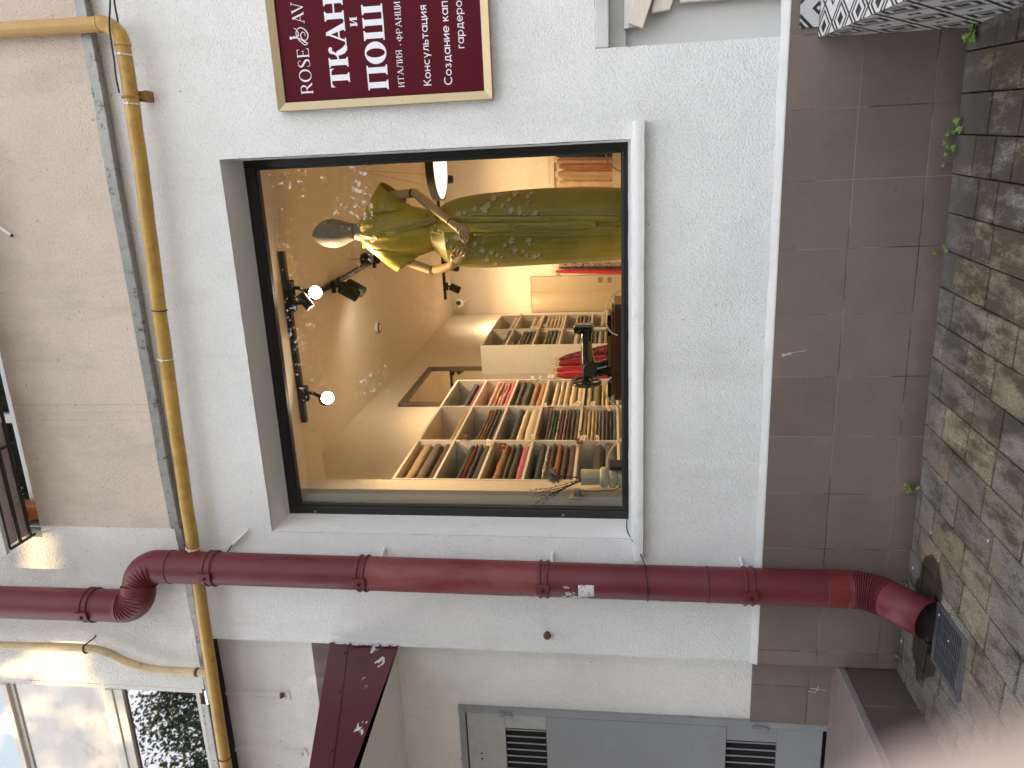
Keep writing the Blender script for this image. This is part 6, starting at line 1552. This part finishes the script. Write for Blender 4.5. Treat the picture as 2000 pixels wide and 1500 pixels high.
B9 = IR(-.30,9.4,3.60); L9 = spot('spot on the far track behind the disc lamp', B9, IR(-.30,9.42,3.43), Vector((.0,.6,-.8)), True, r=.05, L=.13)
E0 = 1.1
for k, (Lp, e) in enumerate(((L1,14),(L2,12),(L3,14),(L4,26),(L5,26),(L6,24),(L7,26),(L8,26),(L9,26))):
    lamp_light('spot_lamp', Lp[0]+Vector((0,0,-.02)), e*E0, .05, spot=150, aim=Lp[0]+(Lp[1]*.6+Vector((0,0,-1.)) if k > 1 else Vector((.35 if k == 0 else -.1,.25,-1.))))
dl = thing('disc_lamp', 'round pendant lamp with a black rim and a glowing white underside', 'lamp', IR(-.11,7.0,3.02), -PHI)
Mdl = RM @ Matrix.Translation((-.105,7.0,3.02)) 
q = MB(); q.lathe([(.0,.075),(.30,.075),(.305,.07),(.305,.0),(.292,.0),(.292,.012),(0,.012)], 64, Mdl, cap=False); part(q, 'rim', BLKM, dl, smooth=40)
q = MB(); q.lathe([(0,-.002),(.285,.002),(.291,.006),(.291,.010),(0,.010)], 64, Mdl, cap=False); part(q, 'diffuser', LAMP2, dl, smooth=40)
q = MB()
for a in (0.3,2.4,4.5): q.tube([Mdl @ Vector((.27*math.cos(a),.27*math.sin(a),.075)), Mdl @ Vector((.02*math.cos(a),.02*math.sin(a),.74))], .0015, 5)
part(q, 'suspension_wire', BLKM, dl)
sd_ = atZ(735,640,3.763); sd = thing('smoke_detector', 'round cream smoke detector on the ceiling', 'smoke detector', sd_, -PHI)
q = MB(); q.lathe([(0,.0),(.055,.0),(.055,-.02),(.045,-.035),(.02,-.045),(0,-.045)], 28, Matrix.Translation(sd_)); part(q, 'housing', WHITEL, sd, smooth=40)
q = MB(); q.lathe([(.0455,-.0345),(.050,-.027),(.050,-.031),(.046,-.0385)], 28, Matrix.Translation(sd_)); part(q, 'vent_ring', BLKM, sd)
wm = thing('ceiling_speaker', 'small black round device with a thin wire under the ceiling beside the mannequin', 'speaker', atZ(718,505,3.74), -PHI)
cc = atD(716,505.5,6.4); q = MB(); q.lathe([(0,.05),(.045,.045),(.055,.02),(.055,-.02),(.045,-.045),(0,-.05)], 22, Matrix.Translation(cc)); part(q, 'body', BLKM, wm, smooth=50)
q = MB(); q.tube([cc+Vector((0,0,-.04)), atD(735,497,6.5)], .003, 5); q.tube([cc+Vector((0,0,.04)), Vector((cc.x,cc.y,3.765))], .003, 5); part(q, 'wire', BLKM, wm)
sc_ = atD(897,592,10.1); se = thing('security_camera', 'small white security camera with a black lens in the back corner', 'camera', sc_, -PHI)
dcam = (CAM-sc_).normalized(); Mc = Matrix.Translation(sc_) @ dcam.to_track_quat('Z','Y').to_matrix().to_4x4()
q = MB(); q.lathe([(0,-.09),(.05,-.085),(.062,-.05),(.062,.02),(.05,.045),(0,.045)], 24, Mc, cap=False); q.tube([sc_, IR((RM.inverted()@sc_).x, DB-.001, sc_.z-.10)], .012, 8); part(q, 'housing', WHITEL, se, smooth=50)
q = MB(); q.lathe([(0,.046),(.034,.046),(.034,.052),(0,.056)], 20, Matrix.Translation(sc_+Vector((0,0,.012))-sc_+Vector((0,0,0))) @ Mc, cap=False); part(q, 'lens', BLKM, se, smooth=50)
# ---------------------------------------------------------------- trees across the street (seen in the glass) and one added to shade the wall
SUN_AZ, SUN_EL = R(200.), R(55.)         # direction towards the sun: azimuth from +Y clockwise
SDIR = Vector((math.sin(SUN_AZ)*math.cos(SUN_EL), math.cos(SUN_AZ)*math.cos(SUN_EL), math.sin(SUN_EL)))
def leafmat(name, a, b_):
    m, nt, b = nodes_of(name); g = NT(nt); co = g.coord()
    c = g.mix(g.ramp(g.noise(.9, 4, .6, co), [(.35,0.),(.65,1.)]), a, b_)
    g.l(c, b.inputs['Base Color']); b.inputs['Roughness'].default_value = .5
    return m
LF1 = leafmat('maple_leaf', (.045,.075,.018), (.09,.12,.03)); BARK = mat('bark', (.10,.08,.06), .9, var=.4, vscale=12, bump=.8, bscale=20, bdist=.02)
# where dappled sunshine reaches the facade (world x, z, radius) - gaps in the crowns are kept open towards these
GAPS = [(x+dx, z+dz, r) for x, z, n, sp, r in ((.15,4.79,13,.10,.055),(-.55,4.72,9,.13,.045),(-.62,4.98,8,.13,.045),(-.95,4.50,6,.22,.04),(-1.1,4.85,5,.3,.04),(-1.5,4.6,6,.3,.05),(-1.3,5.2,6,.3,.05))
        for k in range(n) for dx, dz in ((sp*mnoise.noise(Vector((k*1.37+x, z, 1.5)))*1.6, sp*mnoise.noise(Vector((k*1.71-x, z, 7.5)))*1.6),)]
def in_gap(P):
    t = (P.y+.05)/SDIR.y; Q = P-SDIR*t
    return any((Q.x-x)**2+(Q.z-z)**2 < (r+.06)**2 for x, z, r in GAPS)
def tree(name, lab, base, h, cr, cz, n, seed, leaf=.11, clumps=150, csz=.26):
    rn = random.Random(seed); nr = np.random.default_rng(seed)
    t = thing(name, lab, 'tree', base, 0, 'street trees across from the shop')
    q = MB(); tips = []
    top = Vector(base)+Vector((rn.uniform(-.3,.3), rn.uniform(-.3,.3), h*.55))
    q.tube(smoothpath([Vector(base), Vector(base)+Vector((.05,.08,h*.2)), top], 6), [.22-.011*i for i in range(13)], 12)
    for k in range(16):
        a = rn.uniform(0,2*math.pi); s = Vector(base).lerp(top, rn.uniform(.55,1)); d = Vector((math.cos(a), math.sin(a), rn.uniform(.2,1.1)))
        e = s+d*rn.uniform(.5,.9)*cr; q.tube(smoothpath([s, s.lerp(e,.5)+Vector((0,0,.3)), e], 5), [.09,.085,.08,.07,.065,.06,.05,.045,.04,.03,.02], 7); tips.append(e)
    part(q, 'trunk', BARK, t, smooth=60)
    # crown: many leaf clumps on the branches
    cl = []
    for k in range(clumps):
        u = Vector((rn.gauss(0,1), rn.gauss(0,1), rn.gauss(0,1))).normalized()*cr*rn.uniform(.25,1)**.6
        cl.append((Vector((base[0],base[1],cz))+Vector((u.x,u.y,u.z*.85)), rn.uniform(.45,1.0)*cr*csz))
    V = []; 
    per = n//len(cl)
    C = np.concatenate([np.array(c[0])+nr.normal(0,1,(per,3))*c[1]*np.array([.62,.62,.5]) for c in cl])
    P = np.array(C)
    tt = (P[:,1]+.05)/SDIR.y; Q = P-tt[:,None]*np.array(SDIR)[None,:]; keep = np.ones(len(P), bool)
    for x, z, r in GAPS: keep &= ((Q[:,0]-x)**2+(Q[:,2]-z)**2) > (r+leaf*.35)**2
    P = P[keep]; m = len(P)
    a = nr.normal(0,1,(m,3)); a /= np.linalg.norm(a,axis=1)[:,None]; b = nr.normal(0,1,(m,3)); b -= (b*a).sum(1)[:,None]*a; b /= np.linalg.norm(b,axis=1)[:,None]
    s = nr.uniform(.6,1.25,m)[:,None]*leaf
    v = np.stack([P-a*s*.5, P+b*s*.33-a*s*.05, P+a*s*.55, P-b*s*.33-a*s*.05],1).reshape(-1,3)
    me = bpy.data.meshes.new('crown'); me.vertices.add(4*m); me.vertices.foreach_set('co', v.astype(np.float32).ravel())
    me.loops.add(4*m); me.loops.foreach_set('vertex_index', np.arange(4*m,dtype=np.int32)); me.polygons.add(m); me.polygons.foreach_set('loop_start', np.arange(0,4*m,4,dtype=np.int32)); me.polygons.foreach_set('loop_total', np.full(m,4,dtype=np.int32))
    me.update(calc_edges=True); me.validate()
    o = bpy.data.objects.new('crown', me); COL.objects.link(o); me.materials.append(LF1); o.parent = t; o.matrix_parent_inverse = Matrix.Translation(base).inverted()
TREES = [((-2.0,-8.9,-.2),21.,4.6,14.7,85000,.20,'unseen tall dense tree added over the pavement to shade the shop front'),  # crown set across the sun's path, added to keep the facade shaded
 ((-5.5,-17.,-.2),15.,5.3,9.4,25000,.23,'leafy tree across the street, opposite the downpipe'),
 ((1.5,-18.,-.2),15.,5.3,9.2,27000,.23,'leafy tree across the street, straight opposite the shop window'),
 ((-11.5,-17.5,-.2),15.,5.2,9.3,25000,.23,'leafy tree across the street, opposite the grey door'),
 ((-17.,-16.,-.2),19.,5.6,13.,60000,.15,'tall leafy tree across the street at the far left end')]
SHRUBS = [(-13.,-21.5,4.2),(-7.8,-21.,4.6),(-3.,-21.6,4.4),(1.2,-21.2,4.8),(-19.,-22.,4.5)]
SLB = ['leftmost','second','third','fourth','fifth']
for k, (x, y, z) in enumerate(SHRUBS): tree('street_tree', 'low bushy tree behind the hedge across the street, %s one seen from the shop' % SLB[k], (x,y,-.2), 6, 3.8, z-.6, 16000, 80+k, .20)
for k, (b_, h, cr, cz, n_, lf_, lab_) in enumerate(TREES): tree('street_tree', lab_, b_, h, cr, cz, n_, [50,51,53,54,57][k], lf_, (150,95,95,95,60)[k], (.26,.30,.30,.30,.33)[k])
hd_ = MB(); nr = np.random.default_rng(3)
hq = thing('hedge', 'clipped green hedge along the far side of the street', 'hedge', (0,-12,-.2))
n = 9000; P = np.stack([nr.uniform(-20,5,n), nr.uniform(-12.6,-11.6,n), nr.uniform(-.2,2.3,n)],1); a = nr.normal(0,1,(n,3)); a /= np.linalg.norm(a,axis=1)[:,None]; b = np.cross(a, nr.normal(0,1,(n,3))); b /= np.linalg.norm(b,axis=1)[:,None]
v = np.stack([P-a*.09, P+b*.06, P+a*.09, P-b*.06],1).reshape(-1,3)
hd_.add(v.tolist(), [(4*i,4*i+1,4*i+2,4*i+3) for i in range(n)]); part(hd_, 'leaves', LF1, hq, fixn=False)
q = MB(); q.box((-20,-12.4,-.2),(5,-11.8,2.1)); part(q, 'core', mat('hedge_core', (.02,.03,.01), .9), hq)

# added block of flats, hides the low sky between the leaves in the glass
ap = thing('added_flats', 'added plain block of flats hiding the low sky behind the trees', 'building', (0,-33,-.2))
q = MB(); q.box((-34,-40,-.2),(7,-32.,12.5)); part(q, 'wall', mat('flats_render', (.34,.31,.27), .9, var=.1), ap)
for i in range(10):
    for j in range(4):
        q = MB(); q.box((-32+i*3.9,-32.02,1.2+j*2.9),(-30.4+i*3.9,-31.95,2.7+j*2.9)); part(q, 'window', mat('flats_window', (.03,.035,.04), .1), ap)
q = MB(); q.box((-34.3,-40.3,12.5),(7.3,-31.6,12.9)); part(q, 'roof', mat('flats_roof', (.12,.10,.09), .9), ap)

# ---------------------------------------------------------------- sky, sun, camera
w = bpy.data.worlds.new('World'); scene.world = w; w.use_nodes = True
nt = w.node_tree; bg = nt.nodes['Background']; sky = nt.nodes.new('ShaderNodeTexSky'); sky.sky_type = 'NISHITA'
sky.sun_disc = False; sky.sun_elevation = SUN_EL; sky.sun_rotation = SUN_AZ; sky.dust_density = 3.; sky.air_density = 1.; sky.ozone_density = 1.
hs = nt.nodes.new('ShaderNodeHueSaturation'); hs.inputs['Saturation'].default_value = .42      # thin cloud: a paler sky than clear air
nt.links.new(sky.outputs[0], hs.inputs['Color']); nt.links.new(hs.outputs[0], bg.inputs[0]); bg.inputs[1].default_value = .15
sl_ = bpy.data.lights.new('sun', 'SUN'); sl_.energy = 3.0; sl_.angle = R(.4); sl_.color = (1,.70,.37)
so_ = bpy.data.objects.new('sun', sl_); COL.objects.link(so_); so_.rotation_euler = SDIR.to_track_quat('Z','Y').to_euler()
cam = bpy.data.cameras.new('camera'); cam.sensor_fit = 'HORIZONTAL'; cam.sensor_width = 36; cam.lens = F/2000*36; cam.clip_start = .005; cam.clip_end = 1000
co_ = bpy.data.objects.new('camera', cam); COL.objects.link(co_)
co_.matrix_world = Matrix(((-_ut.x,_rt.x,-_fw.x,CAM.x),(-_ut.y,_rt.y,-_fw.y,CAM.y),(-_ut.z,_rt.z,-_fw.z,CAM.z),(0,0,0,1)))
scene.camera = co_
cam.dof.use_dof = True; cam.dof.focus_distance = 4.3; cam.dof.aperture_fstop = 6.9      # a phone lens: everything sharp but what touches it
# ---------------------------------------------------------------- the photographer's hand, a fingertip over the corner of the lens
CM = co_.matrix_world
def cp(x, y, d): return CM @ Vector((x, y, -d))
hnd = tag(bpy.data.objects.new('person', None), "photographer's hand with one blurred fingertip reaching over the corner of the lens", 'person'); COL.objects.link(hnd); hnd.location = cp(.10,-.05,.02)
verts, edges, rad = [], [], []
def chain(pts, rs, root=None):
    prev = root
    for p, r in zip(pts, rs):
        verts.append(cp(*p)); rad.append(r); k = len(verts)-1
        if prev is not None: edges.append((prev, k))
        prev = k
    return prev
root = chain([(.150,-.071,.0)], [.022])
kn = chain([(.118,-.052,.008)], [.019], root)
chain([(.100,-.026,.020),(.070,-.0175,.027),(.0400,-.0205,.031),(.0240,-.0230,.0335),(.0135,-.0258,.034)], [.0115,.0098,.0086,.0080,.0062], kn)
k2 = chain([(.122,-.072,.004)], [.017], root)
chain([(.098,-.058,.016),(.072,-.050,.014),(.050,-.052,.006),(.040,-.056,-.004)], [.0112,.0098,.0086,.0066], k2)
k3 = chain([(.126,-.092,.0)], [.016], root)
chain([(.104,-.082,.012),(.080,-.078,.010),(.060,-.080,.002),(.052,-.083,-.006)], [.0108,.0094,.0083,.0064], k3)
k4 = chain([(.134,-.108,-.004)], [.014], root)
chain([(.116,-.104,.006),(.096,-.103,.004),(.082,-.105,-.002)], [.0095,.0082,.0062], k4)
chain([(.140,-.046,-.020),(.118,-.030,-.032),(.096,-.022,-.036),(.080,-.020,-.034)], [.015,.0115,.0102,.0075], root)
chain([(.185,-.100,-.008),(.26,-.15,-.02),(.34,-.20,-.03)], [.024,.029,.034], root)
me = bpy.data.meshes.new('hand'); me.from_pydata(verts, edges, []); ho = bpy.data.objects.new('hand', me); COL.objects.link(ho)
ho.parent = hnd; ho.matrix_parent_inverse = Matrix.Translation(hnd.location).inverted()
sk_ = ho.modifiers.new('skin', 'SKIN'); sk_.use_smooth_shade = True
for i, r in enumerate(rad): me.skin_vertices[0].data[i].radius = (r, r)
me.skin_vertices[0].data[0].use_root = True
sb = ho.modifiers.new('sub', 'SUBSURF'); sb.levels = sb.render_levels = 2
SKIN = mat('skin', (.60,.44,.37), .5, var=.05, vscale=60, bump=.1, bscale=900, bdist=.0003); SKIN.node_tree.nodes['Principled BSDF'].inputs['Subsurface Weight'].default_value = .3
SKIN.node_tree.nodes['Principled BSDF'].inputs['Subsurface Radius'].default_value = (.012,.005,.003)
me.materials.append(SKIN)
vs_ = scene.view_settings; vs_.view_transform = 'Standard'; vs_.look = 'None'; vs_.exposure = 1.72; vs_.gamma = 1; vs_.use_curve_mapping = False
scene.cycles.max_bounces = 10; scene.cycles.transparent_max_bounces = 16; scene.cycles.use_denoising = True
scene.cycles.caustics_reflective = False; scene.cycles.caustics_refractive = False; scene.cycles.sample_clamp_indirect = 8
